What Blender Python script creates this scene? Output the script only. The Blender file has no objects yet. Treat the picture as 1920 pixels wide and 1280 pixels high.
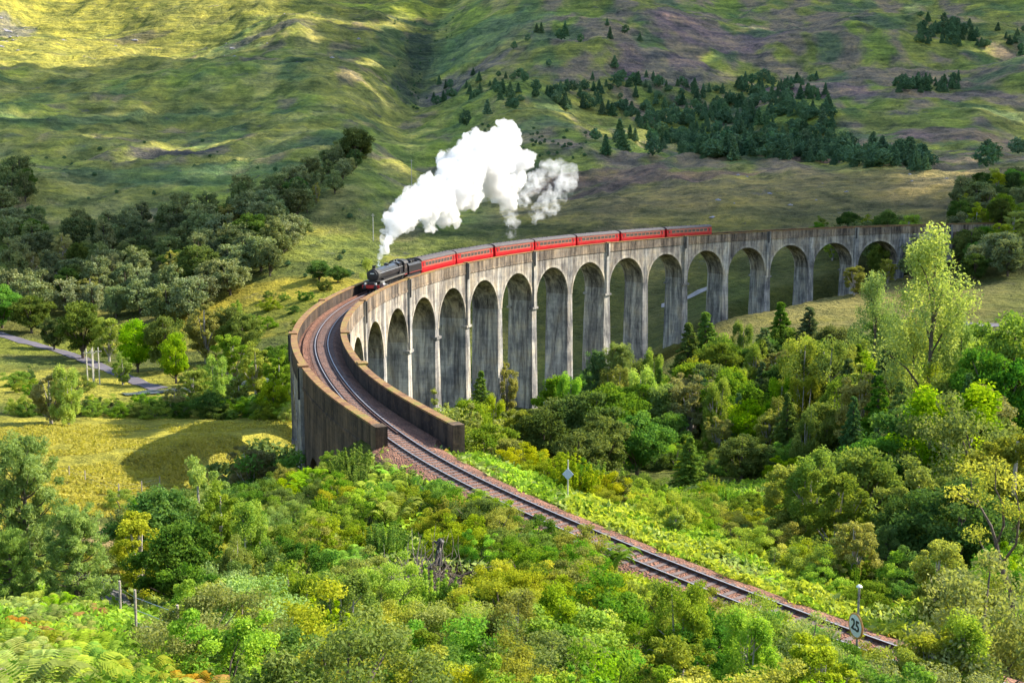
import bpy, bmesh, math, random
import numpy as np
from mathutils import Vector, Matrix
random.seed(7); RNG = np.random.default_rng(7)
sc = bpy.context.scene
COL = sc.collection
R_ = math.radians

# ------------------------------------------------------------------ camera, sky, sun, exposure
CH, CP, CF = 20.11, .1411, 2110.0            # height, pitch down, focal length for a 1920 px wide picture
cd = bpy.data.cameras.new('camera'); cam = bpy.data.objects.new('camera', cd); COL.objects.link(cam)
cam.location = (0, 0, CH); cam.rotation_euler = (math.pi/2 - CP, 0, 0)
cd.sensor_width = 36; cd.lens = CF/1920*36; cd.clip_start = .5; cd.clip_end = 12000
sc.camera = cam
SUN_AZ, SUN_EL = R_(68), R_(37)              # azimuth from +Y towards +X
w = bpy.data.worlds.new('World'); sc.world = w; w.use_nodes = True
nt = w.node_tree; bg = nt.nodes['Background']
sky = nt.nodes.new('ShaderNodeTexSky'); sky.sky_type = 'NISHITA'; sky.sun_disc = False
sky.sun_elevation = SUN_EL; sky.sun_rotation = SUN_AZ; sky.air_density = 1.2; sky.dust_density = 1.0
nt.links.new(sky.outputs[0], bg.inputs[0]); bg.inputs[1].default_value = .15
SDIR = Vector((math.sin(SUN_AZ)*math.cos(SUN_EL), math.cos(SUN_AZ)*math.cos(SUN_EL), math.sin(SUN_EL)))
ld = bpy.data.lights.new('sun', 'SUN'); ld.energy = 4.7; ld.angle = R_(.5); ld.color = (1, .91, .76)
sun = bpy.data.objects.new('sun', ld); COL.objects.link(sun); sun.location = (200, 100, 400)
sun.rotation_euler = SDIR.to_track_quat('Z', 'Y').to_euler()
sc.view_settings.view_transform = 'Standard'; sc.view_settings.look = 'None'
sc.view_settings.gamma = 1; sc.view_settings.exposure = 1.34
sc.render.engine = 'CYCLES'
cy_ = sc.cycles; cy_.max_bounces = 6; cy_.diffuse_bounces = 3; cy_.transmission_bounces = 4; cy_.volume_bounces = 5
cy_.transparent_max_bounces = 6; cy_.use_adaptive_sampling = True; cy_.adaptive_threshold = .02; cy_.use_denoising = True
cy_.volume_step_rate = 2.0; cy_.caustics_reflective = False; cy_.caustics_refractive = False

# ------------------------------------------------------------------ helpers
def tag(o, label=None, cat=None, group=None, kind=None):
    if label: o['label'] = label
    if cat: o['category'] = cat
    if group: o['group'] = group
    if kind: o['kind'] = kind
    return o

def link(name, me, m=None, parent=None):
    o = bpy.data.objects.new(name, me); COL.objects.link(o)
    if m is not None and not me.materials: me.materials.append(m)
    if parent: o.parent = parent
    return o

def empty(name, loc=(0, 0, 0), rz=0):
    o = bpy.data.objects.new(name, None); COL.objects.link(o); o.location = loc; o.rotation_euler = (0, 0, rz)
    o.empty_display_size = .2
    return o

def raw_mesh(name, v, f, smooth=False):
    """v (n,3) array, f list of faces or (m,k) array"""
    me = bpy.data.meshes.new(name)
    if isinstance(f, np.ndarray):
        k = f.shape[1]; m = len(f)
        me.vertices.add(len(v)); me.vertices.foreach_set('co', np.asarray(v, np.float32).ravel())
        me.loops.add(m*k); me.loops.foreach_set('vertex_index', f.astype(np.int32).ravel())
        me.polygons.add(m); me.polygons.foreach_set('loop_start', np.arange(0, m*k, k, dtype=np.int32))
        me.update(calc_edges=True)
        me.validate()
    else:
        me.from_pydata([tuple(map(float, p)) for p in v], [], f); me.update()
    if smooth: me.polygons.foreach_set('use_smooth', np.ones(len(me.polygons), bool))
    return me

class MB:
    """collects boxes, tubes and lathes that become one mesh"""
    def __init__(s): s.v = []; s.f = []
    def add(s, v, f):
        n = len(s.v); s.v += [tuple(p) for p in v]; s.f += [tuple(i+n for i in q) for q in f]; return s
    def box(s, x0, x1, y0, y1, z0, z1, M=None):
        v = [Vector(p) for p in ((x0,y0,z0),(x1,y0,z0),(x1,y1,z0),(x0,y1,z0),(x0,y0,z1),(x1,y0,z1),(x1,y1,z1),(x0,y1,z1))]
        if M: v = [M @ p for p in v]
        return s.add(v, [(0,3,2,1),(4,5,6,7),(0,1,5,4),(1,2,6,5),(2,3,7,6),(3,0,4,7)])
    def tube(s, pts, rad, n=8, caps=True):
        pts = [Vector(p) for p in pts]
        if not isinstance(rad, (list, tuple)): rad = [rad]*len(pts)
        V = []; F = []
        up = Vector((0, 0, 1))
        for k, p in enumerate(pts):
            d = (pts[min(k+1, len(pts)-1)] - pts[max(k-1, 0)])
            if d.length < 1e-9: d = Vector((0, 0, 1))
            d.normalize()
            a = d.cross(up) if abs(d.z) < .9 else d.cross(Vector((1, 0, 0)))
            a.normalize(); b = d.cross(a)
            for q in range(n):
                t = 2*math.pi*q/n
                V.append(p + (a*math.cos(t) + b*math.sin(t))*rad[k])
        for k in range(len(pts)-1):
            for q in range(n):
                F.append((k*n+q, k*n+(q+1) % n, (k+1)*n+(q+1) % n, (k+1)*n+q))
        if caps: F.append(tuple(range(n-1, -1, -1))); F.append(tuple(range((len(pts)-1)*n, len(pts)*n)))
        return s.add(V, F)
    def prism(s, poly, a0, a1, axis='x'):
        """poly of (p,q) extruded along axis"""
        n = len(poly); mk = {'x': lambda a, p, q: (a, p, q), 'y': lambda a, p, q: (p, a, q), 'z': lambda a, p, q: (p, q, a)}[axis]
        V = [mk(a0, p, q) for p, q in poly] + [mk(a1, p, q) for p, q in poly]
        F = [tuple(range(n-1, -1, -1)), tuple(range(n, 2*n))] + [(k, (k+1) % n, n+(k+1) % n, n+k) for k in range(n)]
        return s.add(V, F)
    def build(s, name, m, parent=None, smooth=False):
        me = raw_mesh(name, s.v, s.f)
        bm = bmesh.new(); bm.from_mesh(me); bmesh.ops.recalc_face_normals(bm, faces=bm.faces); bm.to_mesh(me); bm.free()
        if smooth:
            me.polygons.foreach_set('use_smooth', np.ones(len(me.polygons), bool))
            try: me.set_sharp_from_angle(angle=R_(40))
            except Exception: pass
        return link(name, me, m, parent)

def copy_tree(o, parent=None):
    c = o.copy(); COL.objects.link(c)
    if parent: c.parent = parent
    for ch in list(KIDS.get(o.name, ())): copy_tree(ch, c)
    return c
KIDS = {}
def reg(o):
    """remember the children of a prototype so that copies are quick"""
    KIDS[o.name] = list(o.children)
    for ch in o.children: reg(ch)

# ---- noise
_perm = np.random.default_rng(3).permutation(512).astype(np.int64); _perm = np.concatenate([_perm, _perm])
_ga = np.random.default_rng(4).uniform(0, 2*np.pi, 512)
def perlin(x, y):
    xi = np.floor(x).astype(np.int64); yi = np.floor(y).astype(np.int64); xf = x-xi; yf = y-yi
    u = xf*xf*xf*(xf*(xf*6-15)+10); v = yf*yf*yf*(yf*(yf*6-15)+10)
    def g(ix, iy, dx, dy):
        h = _perm[(_perm[ix & 511] + iy) & 511]; a = _ga[h & 511]
        return np.cos(a)*dx + np.sin(a)*dy
    a = g(xi, yi, xf, yf); b = g(xi+1, yi, xf-1, yf); c = g(xi, yi+1, xf, yf-1); d = g(xi+1, yi+1, xf-1, yf-1)
    return (a+(b-a)*u) + ((c+(d-c)*u)-(a+(b-a)*u))*v
def fbm(x, y, o=4, gain=.5, ridge=False):
    s = np.zeros_like(x, dtype=float); a = 1.; t = 0
    for k in range(o):
        n = perlin(x*2**k + 17.3*k, y*2**k - 9.1*k)*1.5
        if ridge: n = .5-np.abs(n)*1.6
        s += a*n; t += a; a *= gain
    return s/t
def sstep(a, b, x): t = np.clip((x-a)/(b-a), 0, 1); return t*t*(3-2*t)

# ---- photograph geometry: a picture point and a distance give a real place
_c, _s = math.cos(CP), math.sin(CP)
def ray(px, py):
    a = (px-960)/CF; b = (640-py)/CF
    return a, _c + b*_s, -_s + b*_c
def slope_of(px, py):
    dx, dy, dz = ray(px, py); return dz/math.hypot(dx, dy)
def xy(px, r, py=700):
    dx, dy, dz = ray(px, py); L = math.hypot(dx, dy); return dx/L*r, dy/L*r

# ------------------------------------------------------------------ the line of the railway
CX, CY, RR, PH, GR, SP = 185.858, 181.638, 210.928, 3.1519, .0179, 18.1
_iT = [-12, -9.5, -7.46, -6.9, -5.9, -5.0, -3.8, -2.65, -1.42, 0, 3, 40]
_dT = [-9.6, -5.0, -1.75, -1.15, .2, 1.55, 2.0, 2.3, 3.1, 3.35, 3.4, 3.4]
_iR = [-12, -4.6, -3.33, -1.34, 0.2, 40];  _dR = [-8, -3.1, -1.25, -.15, 0, 0]
_iL = [-12, -4.5, -3.79, -2.88, -1.56, 0, 40];  _dL = [0, 3.95, 5.1, 5.9, 6.9, 7.0, 7.0]
def _smooth_interp(xs, ys):
    X = np.linspace(-12, 40, 1041); Y = np.interp(X, xs, ys)
    k = np.ones(17)/17
    Yp = np.pad(Y, 8, mode='reflect', reflect_type='odd'); Y = np.convolve(Yp, k, 'valid')
    Yp = np.pad(Y, 8, mode='reflect', reflect_type='odd'); Y = np.convolve(Yp, k, 'valid')
    return lambda i: float(np.interp(i, X, Y))
dT, dR, dL = _smooth_interp(_iT, _dT), _smooth_interp(_iR, _dR), _smooth_interp(_iL, _dL)
def P(i, dr, z=0):
    a = PH - i*SP/RR; r = RR + dr
    return Vector((CX + r*math.cos(a), CY + r*math.sin(a), GR*i*SP + z))
RAIL, GAU = -1.35, .86            # rail height below the parapet top, half gauge
TI = np.arange(-12, 26, .1)
TP = np.array([P(i, dT(i), RAIL-.35) for i in TI])

# ------------------------------------------------------------------ terrain
# (px, r, py or None, z)
CT = []
def cz(r, *l):
    for px, z in l: CT.append((px, r, (z-CH)/r))
def cp(r, *l):
    for px, py in l: CT.append((px, r, slope_of(px, py)))
for px in (-900, 0, 960, 1920, 2800): CT.append((px, 5, (17.2-CH)/5)); CT.append((px, 10, (15.2-CH)/10))
cz(25, (-900,12), (0,9.3), (300,8.2), (650,6.8), (1000,6.0), (1350,5.6), (1700,5.6), (1920,6), (2800,9))
cz(40, (-900,8), (0,5.0), (250,4.2), (650,1.8), (1000,.8), (1350,0), (1700,-.6), (1920,-.5), (2800,3))
cz(57, (-900,3), (0,.2), (300,-2), (650,-1.6), (1000,-1.8), (1350,-3.2), (1700,-3.6), (1920,-3), (2800,1))
cz(80, (-900,-2), (0,-5), (300,-7), (500,-4.5), (650,-3.5), (850,-3.2), (990,-3.4), (1350,-6), (1700,-8), (1920,-7), (2800,-2))
cz(102, (-900,-5), (0,-8), (150,-8.3), (300,-10), (500,-9.5), (620,-8), (750,-5.5), (900,-5.5), (1050,-8), (1350,-12), (1700,-13), (1920,-11), (2800,-4))
cz(135, (-900,-9), (0,-13), (230,-15), (450,-16.5), (560,-17), (700,-15), (900,-17), (1050,-18), (1350,-18), (1700,-16), (1920,-14), (2800,-8))
cz(200, (-900,-18), (0,-23), (230,-24), (380,-24.5), (560,-26), (700,-24), (900,-29), (1050,-29), (1350,-26), (1700,-19), (1920,-17), (2800,-12))
cz(230, (760,-25)); cz(262, (880,-32))
cz(291, (-900,-25), (0,-31), (300,-33), (560,-33), (760,-31), (1000,-39), (1450,-22), (1700,-19), (1920,-17), (2800,-10))
cz(313, (1100,-38.5)); cz(334, (1215,-35)); cz(346, (1285,-28.2)); cz(357, (1360,-21.2)); cz(366, (1437,-19.9)); cz(374, (1510,-17.2)); cz(381, (1590,-15.3)); cz(389, (1700,-13))
cz(400, (-900,-25), (0,-34), (300,-34), (500,-25), (650,-20), (850,-31), (2000,-7), (2800,5)); cz(420, (1000,-33), (1200,-29), (1320,-22), (1500,-14), (1700,-8))
cz(475, (-900,-15), (0,-27), (300,-24), (500,-11), (650,-11), (850,-12), (1100,-8), (1400,-4), (1700,0), (1920,3), (2800,20))
cp(600, (-900,350), (0,400), (300,395), (500,375), (650,335), (800,385), (1100,355), (1400,350), (1700,340), (1920,325), (2800,260))
cp(800, (-900,260), (0,300), (300,290), (500,270), (650,262), (800,285), (1000,262), (1300,280), (1600,290), (1920,280), (2800,200))
cp(1050, (-900,160), (0,200), (300,205), (600,165), (800,205), (1000,175), (1300,205), (1600,215), (1920,215), (2800,120))
cp(1300, (-900,60), (0,110), (300,112), (600,100), (800,125), (1000,70), (1300,110), (1600,120), (1920,120), (2800,20))
cp(1600, (-900,-20), (0,40), (300,30), (600,20), (800,45), (1000,-20), (1300,20), (1600,30), (1920,30), (2800,-60))
cp(2200, (-900,-140), (0,-80), (600,-80), (800,-60), (1300,-100), (1920,-90), (2800,-180))
for r in (3200,):
    cp(r, *[(px, -150) for px in (-900, 0, 960, 1920, 2800)])
CT = np.array(CT); _th = np.arctan2(CT[:, 0]-960, CF)
CA = np.stack([_th*2.2, np.log(CT[:, 1])], 1)
def _tps(d2): return .5*d2*np.log(d2+1e-9)
_n = len(CA); _D = ((CA[:, None]-CA[None])**2).sum(-1)
_K = _tps(_D) + np.eye(_n)*1e-4; _Pm = np.c_[np.ones(_n), CA]
_A = np.block([[_K, _Pm], [_Pm.T, np.zeros((3, 3))]])
_W = np.linalg.solve(_A, np.r_[CT[:, 2], 0, 0, 0])
_thmax = math.atan2(2800-960, CF)
def _gp(px, r): t = math.atan2(px-960, CF); return (r*math.sin(t), r*math.cos(t))
GUL = [_gp(845, 1750), _gp(800, 1450), _gp(792, 1200), _gp(748, 1020), _gp(775, 880), _gp(830, 780), _gp(940, 660)]
def ground(X, Y, detail=True):
    X = np.atleast_1d(np.asarray(X, float)); Y = np.atleast_1d(np.asarray(Y, float))
    out = np.empty(X.shape)
    for k in range(0, len(X), 40000):
        x = X[k:k+40000]; y = Y[k:k+40000]
        r = np.maximum(np.hypot(x, y), 4); th = np.clip(np.arctan2(x, y), -_thmax, _thmax)
        q = np.stack([th*2.2, np.log(np.minimum(r, 5000))], 1)
        d2 = ((q[:, None]-CA[None])**2).sum(-1)
        e = _tps(d2) @ _W[:_n] + _W[_n] + q @ _W[_n+1:]
        z = CH + e*r
        # relief
        far = sstep(430, 900, r)
        wx = x + 40*fbm(x/260, y/260+5, 2); wy = y + 40*fbm(x/260+9, y/260, 2)
        z += far*(34*fbm(wx/250, wy/330, 3, .4) + 15*fbm(wx/150+3, wy/190, 4, .5, True)) + sstep(500, 700, r)*4.5*fbm(wx/42+8, wy/60, 4, .6, True)
        gd = np.full(x.shape, 1e9)
        for (ax, ay), (bx2, by2) in zip(GUL, GUL[1:]):
            vx, vy = bx2-ax, by2-ay; tt_ = np.clip(((x-ax)*vx+(y-ay)*vy)/(vx*vx+vy*vy), 0, 1); gd = np.minimum(gd, np.hypot(x-ax-vx*tt_, y-ay-vy*tt_))
        gd = gd+12*fbm(x/50, y/50, 2)
        z -= 15*np.exp(-(gd/34)**2)+8*np.exp(-(gd/90)**2)
        z += 0 + far*far*sstep(800, 1700, r)*34*fbm(wx/420, wy/520+3, 2, .5, True)
        mid = sstep(380, 560, r)
        z += mid*(3.0*fbm(wx/46, wy/60, 3) + 1.4*fbm(x/13, y/17, 3, .55, True))
        z += sstep(20, 60, r)*(1-.6*mid)*(.9*fbm(x/22, y/22, 3)+.25*fbm(x/5, y/5, 2))
        # railway formation
        dx = x[:, None]-TP[None, ::2, 0]; dy = y[:, None]-TP[None, ::2, 1]
        D = dx*dx+dy*dy; j = D.argmin(1); d = np.sqrt(D[np.arange(len(x)), j]); zt = TP[::2, 2][j]-.25; ii = TI[::2][j]
        lo = zt-np.maximum(d-2.9, 0)*.62; hi = zt+np.maximum(d-3.2, 0)*.5
        zc = np.clip(z, lo, hi)
        on = (ii < -4.35) | (ii > 17.3)
        # under the bridge the ground may only be below the arches
        under = np.minimum(z, zt - 1.2 - 1.15*np.clip((ii+4.35)*SP, 0, 60)*.55 + np.maximum(d-4.2, 0)*.8)
        under = np.where(ii > 10, np.minimum(z, zt-1.2-np.clip((17.3-ii)*SP, 0, 60)*.5+np.maximum(d-4.2, 0)*.8), under)
        z = np.where(on, zc, under)
        out[k:k+40000] = z
    return out
def gz(x, y): return float(ground(x, y)[0])

# polar grid: dense in front of the camera, coarse behind it
tf = np.linspace(R_(-31), R_(31), 560)
tb = np.concatenate([tf, np.linspace(R_(33), R_(180), 40), np.linspace(R_(-180)+R_(3), R_(-33), 40)])
rr = np.concatenate([[0.01], np.geomspace(3, 100, 130), np.geomspace(100, 430, 190)[1:], np.geomspace(430, 1900, 420)[1:], np.geomspace(1900, 3000, 14)[1:]])
TT, RG = np.meshgrid(tb, rr)
TX = (RG*np.sin(TT)).ravel(); TY = (RG*np.cos(TT)).ravel()
TZ = ground(TX, TY)
nr, nc = RG.shape
idx = np.arange(nr*nc).reshape(nr, nc)
nx = np.roll(idx, -1, 1)
F = np.stack([idx[:-1], nx[:-1], nx[1:], idx[1:]], -1).reshape(-1, 4)[:, ::-1]
tme = raw_mesh('terrain', np.stack([TX, TY, TZ], 1), F.copy(), True)

# fast look-up of the ground for placing things: march along a picture ray
def hit(px, py, r0=15, r1=2500):
    s = slope_of(px, py); rs = np.geomspace(r0, r1, 900)
    dx, dy, dz = ray(px, py); L = math.hypot(dx, dy)
    X = rs*dx/L; Y = rs*dy/L; z = ground(X, Y); zr = CH+s*rs
    b = np.nonzero(zr <= z)[0]
    k = b[0] if len(b) else len(rs)-1
    return X[k], Y[k], z[k], rs[k]

# ------------------------------------------------------------------ substance of the ground (what grows there, plus a lightening of the shaded hill), as a colour attribute
C_ = lambda *a: np.array(a)
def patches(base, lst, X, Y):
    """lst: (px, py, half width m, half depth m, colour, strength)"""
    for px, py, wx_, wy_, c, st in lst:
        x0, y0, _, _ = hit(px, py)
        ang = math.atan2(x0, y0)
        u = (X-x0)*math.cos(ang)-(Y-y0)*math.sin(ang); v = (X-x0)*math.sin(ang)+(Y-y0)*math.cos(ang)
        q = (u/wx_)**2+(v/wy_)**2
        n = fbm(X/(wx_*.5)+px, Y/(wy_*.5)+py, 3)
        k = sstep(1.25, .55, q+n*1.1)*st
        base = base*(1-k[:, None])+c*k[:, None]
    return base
r_ = np.hypot(TX, TY)
GOLD = C_(.36, .34, .055); LIME = C_(.17, .20, .03); GREEN = C_(.095, .13, .03); OLIVE = C_(.12, .125, .035)
HEATH = C_(.115, .085, .075); MOOR = C_(.12, .098, .042); DKGR = C_(.04, .075, .035); STRAW = C_(.22, .2, .075); BROWN = C_(.14, .09, .045); DARK = C_(.035, .05, .03)
n1 = fbm(TX/120, TY/190, 4); n2 = fbm(TX/35+7, TY/60, 4); n3 = fbm(TX/300+2, TY/400, 3)
col = np.tile(OLIVE, (len(TX), 1))
def mixm(c, k):
    global col
    k = np.clip(k, 0, 1)[:, None]; col = col*(1-k)+c*k
mixm(GREEN, sstep(-.1, .3, n1)*.8); mixm(STRAW, sstep(.05, .4, n2)*.55)
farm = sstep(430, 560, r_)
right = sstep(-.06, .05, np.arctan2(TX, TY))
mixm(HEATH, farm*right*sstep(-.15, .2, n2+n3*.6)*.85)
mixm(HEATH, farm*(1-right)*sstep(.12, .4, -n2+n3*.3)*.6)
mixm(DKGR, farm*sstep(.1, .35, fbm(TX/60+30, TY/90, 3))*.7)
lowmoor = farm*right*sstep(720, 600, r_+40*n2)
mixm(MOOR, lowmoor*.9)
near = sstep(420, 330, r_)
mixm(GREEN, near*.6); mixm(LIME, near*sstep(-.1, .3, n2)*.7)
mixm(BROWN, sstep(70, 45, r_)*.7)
PL = [
 (180, 830, 60, 32, GOLD, .95), (60, 880, 36, 26, GOLD, .9), (330, 800, 60, 26, GOLD, .9), (420, 860, 20, 22, GOLD, .8), (120, 930, 24, 14, GOLD, .95), (60, 900, 24, 20, GOLD, .9), (200, 900, 24, 20, GOLD, .95),
 (60, 715, 60, 26, GOLD, .85), (250, 745, 50, 18, GOLD, .7), (20, 650, 40, 20, LIME, .8), (120, 680, 40, 8, GREEN, .7),
 (560, 570, 55, 34, C_(.33, .29, .04), .95), (470, 560, 40, 20, C_(.33, .29, .04), .8), (500, 590, 40, 16, LIME, .8),
 (1500, 590, 50, 40, C_(.2, .185, .045), .8), (1620, 570, 50, 40, STRAW, .7), (1850, 590, 40, 50, OLIVE, .6), (1850, 690, 30, 30, MOOR, .6),
 (300, 30, 230, 160, C_(.15, .15, .035), .7), (60, 40, 180, 120, C_(.2, .19, .04), .8), (100, 80, 150, 80, C_(.18, .17, .04), .7), (60, 115, 120, 60, C_(.18, .17, .04), .6),
 (680, 10, 120, 90, LIME, .7), (600, 330, 60, 30, LIME, .4), (560, 480, 40, 40, GREEN, .6),
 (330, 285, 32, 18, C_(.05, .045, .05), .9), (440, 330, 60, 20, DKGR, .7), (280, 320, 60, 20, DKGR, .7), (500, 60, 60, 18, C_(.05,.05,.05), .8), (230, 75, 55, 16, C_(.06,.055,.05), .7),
 (1320, 70, 90, 50, C_(.11,.075,.085), .8), (1250, 130, 60, 60, C_(.1,.07,.08), .7), (1500, 30, 100, 40, C_(.12,.09,.07), .6), (850, 160, 60, 50, C_(.1,.08,.085), .7), (900, 75, 90, 70, C_(.06,.1,.05), .7),
 (790, 100, 16, 120, C_(.03,.045,.03), .8), (755, 175, 14, 60, C_(.03,.045,.03), .8), (1530, 300, 60, 16, C_(.1,.065,.06), .9), (1500, 175, 70, 40, C_(.12,.08,.085), .8), (1740, 180, 70, 30, C_(.11,.08,.08), .8), (1780, 250, 50, 20, C_(.13,.08,.085), .7),
 (1230, 330, 70, 20, C_(.1,.065,.055), .8), (1120, 330, 50, 20, C_(.1,.065,.055), .7), (1800, 320, 60, 8, STRAW, .9), (1880, 290, 30, 20, BROWN, .6),
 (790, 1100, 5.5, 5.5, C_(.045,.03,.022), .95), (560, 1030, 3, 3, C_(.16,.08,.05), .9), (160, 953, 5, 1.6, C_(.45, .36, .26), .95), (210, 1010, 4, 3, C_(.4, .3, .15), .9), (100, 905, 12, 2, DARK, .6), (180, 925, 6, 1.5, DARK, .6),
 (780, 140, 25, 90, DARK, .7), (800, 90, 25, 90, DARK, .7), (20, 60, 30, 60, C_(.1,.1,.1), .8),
]
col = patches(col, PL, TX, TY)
col *= (1+1.3*sstep(420, 600, r_)*(1-.45*sstep(1000, 1500, r_)*(TX < -100)))[:, None]  # hill colour lightened to offset the cloud shade, less on the sunlit upper left
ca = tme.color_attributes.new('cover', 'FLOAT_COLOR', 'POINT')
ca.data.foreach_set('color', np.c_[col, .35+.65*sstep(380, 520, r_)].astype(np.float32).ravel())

# ------------------------------------------------------------------ materials
def new_mat(name):
    m = bpy.data.materials.new(name); m.use_nodes = True
    n = m.node_tree; b = n.nodes['Principled BSDF']; return m, n, b
def nd(n, t, **k):
    x = n.nodes.new(t)
    for a, v in k.items(): setattr(x, a, v)
    return x
def noise(n, scale, detail=4, vec=None, rough=.55, dist=0):
    x = nd(n, 'ShaderNodeTexNoise'); x.inputs['Scale'].default_value = scale; x.inputs['Detail'].default_value = detail
    x.inputs['Roughness'].default_value = rough; x.inputs['Distortion'].default_value = dist
    if vec is not None: n.links.new(vec, x.inputs['Vector'])
    return x.outputs['Fac']
def coords(n, scale=(1, 1, 1), kind='Object'):
    t = nd(n, 'ShaderNodeTexCoord'); m = nd(n, 'ShaderNodeMapping'); m.inputs['Scale'].default_value = scale
    n.links.new(t.outputs[kind], m.inputs[0]); return m.outputs[0]
def ramp(n, fac, stops):
    r = nd(n, 'ShaderNodeValToRGB'); e = r.color_ramp.elements
    while len(e) < len(stops): e.new(.5)
    for q, (p, c) in zip(e, stops): q.position = p; q.color = (*c, 1) if len(c) == 3 else c
    n.links.new(fac, r.inputs[0]); return r.outputs[0]
def mixc(n, fac, a, b, mode='MIX'):
    x = nd(n, 'ShaderNodeMix', data_type='RGBA', blend_type=mode)
    for s, v in ((0, fac), (6, a), (7, b)):
        if hasattr(v, 'links') or isinstance(v, bpy.types.NodeSocket): n.links.new(v, x.inputs[s])
        else: x.inputs[s].default_value = v if s == 0 else (*v, 1)
    return x.outputs[2]
def bump(n, b, h, strength, dist):
    x = nd(n, 'ShaderNodeBump'); x.inputs['Strength'].default_value = strength; x.inputs['Distance'].default_value = dist
    n.links.new(h, x.inputs['Height']); n.links.new(x.outputs[0], b.inputs['Normal'])

def terrain_mat():
    m, n, b = new_mat('moorland')
    at = nd(n, 'ShaderNodeAttribute', attribute_name='cover')
    v = coords(n)
    a1 = noise(n, .22, 8, v, .78); a2 = noise(n, .045, 6, v, .68, .3); a3 = noise(n, 2.2, 3, v)
    c = mixc(n, 1.0, at.outputs['Color'], ramp(n, a1, [(.3, (.5, .55, .5)), (.5, (1, 1, 1)), (.7, (1.5, 1.4, 1.2))]), 'MULTIPLY')
    c = mixc(n, at.outputs['Alpha'], c, ramp(n, a2, [(.36, (.5, .56, .6)), (.48, (1, 1, 1)), (.62, (1.5, 1.4, 1.1))]), 'MULTIPLY')
    vz = coords(n, (.011, .011, .13)); a4 = noise(n, 1.0, 7, vz, .72, .4)
    c = mixc(n, at.outputs['Alpha'], c, ramp(n, a4, [(.34, (.5, .55, .58)), (.47, (.95, .95, .95)), (.56, (1.15, 1.1, 1.0)), (.68, (1.75, 1.6, 1.2))]), 'MULTIPLY')
    rk_ = nd(n, 'ShaderNodeMath', operation='MULTIPLY'); n.links.new(ramp(n, noise(n, .035, 9, coords(n, (1, 1, 2.5)), .78), [(.6, (0, 0, 0)), (.64, (.75, .75, .75))]), rk_.inputs[0]); n.links.new(at.outputs['Alpha'], rk_.inputs[1])
    sq = nd(n, 'ShaderNodeMath', operation='POWER'); n.links.new(rk_.outputs[0], sq.inputs[0]); sq.inputs[1].default_value = 1.5
    c = mixc(n, sq.outputs[0], c, (.12, .115, .125))
    c = mixc(n, .5, c, ramp(n, a3, [(.3, (.6, .6, .6)), (.7, (1.35, 1.35, 1.3))]), 'MULTIPLY')
    n.links.new(c, b.inputs['Base Color']); b.inputs['Roughness'].default_value = 1; b.inputs['Specular IOR Level'].default_value = .1
    ad = nd(n, 'ShaderNodeMath', operation='ADD'); n.links.new(a1, ad.inputs[0]); mu = nd(n, 'ShaderNodeMath', operation='MULTIPLY'); mu.inputs[1].default_value = 5
    n.links.new(a2, mu.inputs[0]); n.links.new(mu.outputs[0], ad.inputs[1])
    ad2 = nd(n, 'ShaderNodeMath', operation='MULTIPLY_ADD'); n.links.new(a4, ad2.inputs[0]); ad2.inputs[1].default_value = 4; n.links.new(ad.outputs[0], ad2.inputs[2])
    bump(n, b, ad2.outputs[0], 1, 2.6)
    return m
tme.materials.append(terrain_mat())
terrain = link('terrain', tme); tag(terrain, 'rolling green and brown moorland with a valley floor under the viaduct', 'ground', None, 'structure')

def simple(name, c, rough=.8, metal=0, var=.25, scale=3, bumpd=0, c2=None):
    m, n, b = new_mat(name); v = coords(n)
    a = noise(n, scale, 5, v)
    d = c2 or tuple(x*(1-var) for x in c); u = tuple(min(1, x*(1+var)) for x in c)
    n.links.new(ramp(n, a, [(.3, d), (.7, u)]), b.inputs['Base Color'])
    b.inputs['Roughness'].default_value = rough; b.inputs['Metallic'].default_value = metal
    if bumpd: bump(n, b, noise(n, scale*4, 4, v), .6, bumpd)
    return m

def concrete(name, base, streak=.8, warm=.5):
    m, n, b = new_mat(name)
    vs = coords(n, (1, 1, .11)); v = coords(n)
    s1 = noise(n, .6, 7, vs, .75, .5); s2 = noise(n, .22, 5, v, .6); s3 = noise(n, 1.6, 5, v, .7); s4 = noise(n, 2.2, 5, vs, .7)
    c = mixc(n, 1, base, ramp(n, s2, [(.34, (.5, .52, .58)), (.5, (1, 1, 1)), (.66, (1.3, 1.2, 1.02))]), 'MULTIPLY')
    c = mixc(n, streak, c, ramp(n, s1, [(.38, (.16, .15, .16)), (.48, (.7, .68, .66)), (.6, (1.6, 1.56, 1.48))]), 'MULTIPLY')
    c = mixc(n, streak*.45, c, ramp(n, s4, [(.36, (.45, .45, .45)), (.6, (1.15, 1.15, 1.15))]), 'MULTIPLY')
    c = mixc(n, ramp(n, s3, [(.52, (0, 0, 0)), (.75, (warm, warm, warm))]), c, (.2, .125, .07))
    wv = nd(n, 'ShaderNodeTexWave', wave_type='BANDS', bands_direction='Z'); wv.inputs['Scale'].default_value = .28; wv.inputs['Distortion'].default_value = .6
    n.links.new(v, wv.inputs[0])
    c = mixc(n, .3, c, ramp(n, wv.outputs['Fac'], [(0, (.6, .6, .6)), (.12, (1, 1, 1))]), 'MULTIPLY')
    n.links.new(c, b.inputs['Base Color']); b.inputs['Roughness'].default_value = .95; b.inputs['Specular IOR Level'].default_value = .2
    bump(n, b, s3, .4, .15)
    return m
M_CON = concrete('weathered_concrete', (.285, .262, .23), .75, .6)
M_PIER = concrete('pier_concrete', (.31, .3, .28), .75, .2)
M_RING = concrete('arch_ring_concrete', (.37, .34, .29), .7, .15)
M_BARR = concrete('barrel_concrete', (.23, .215, .19), .9, .2)
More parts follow.
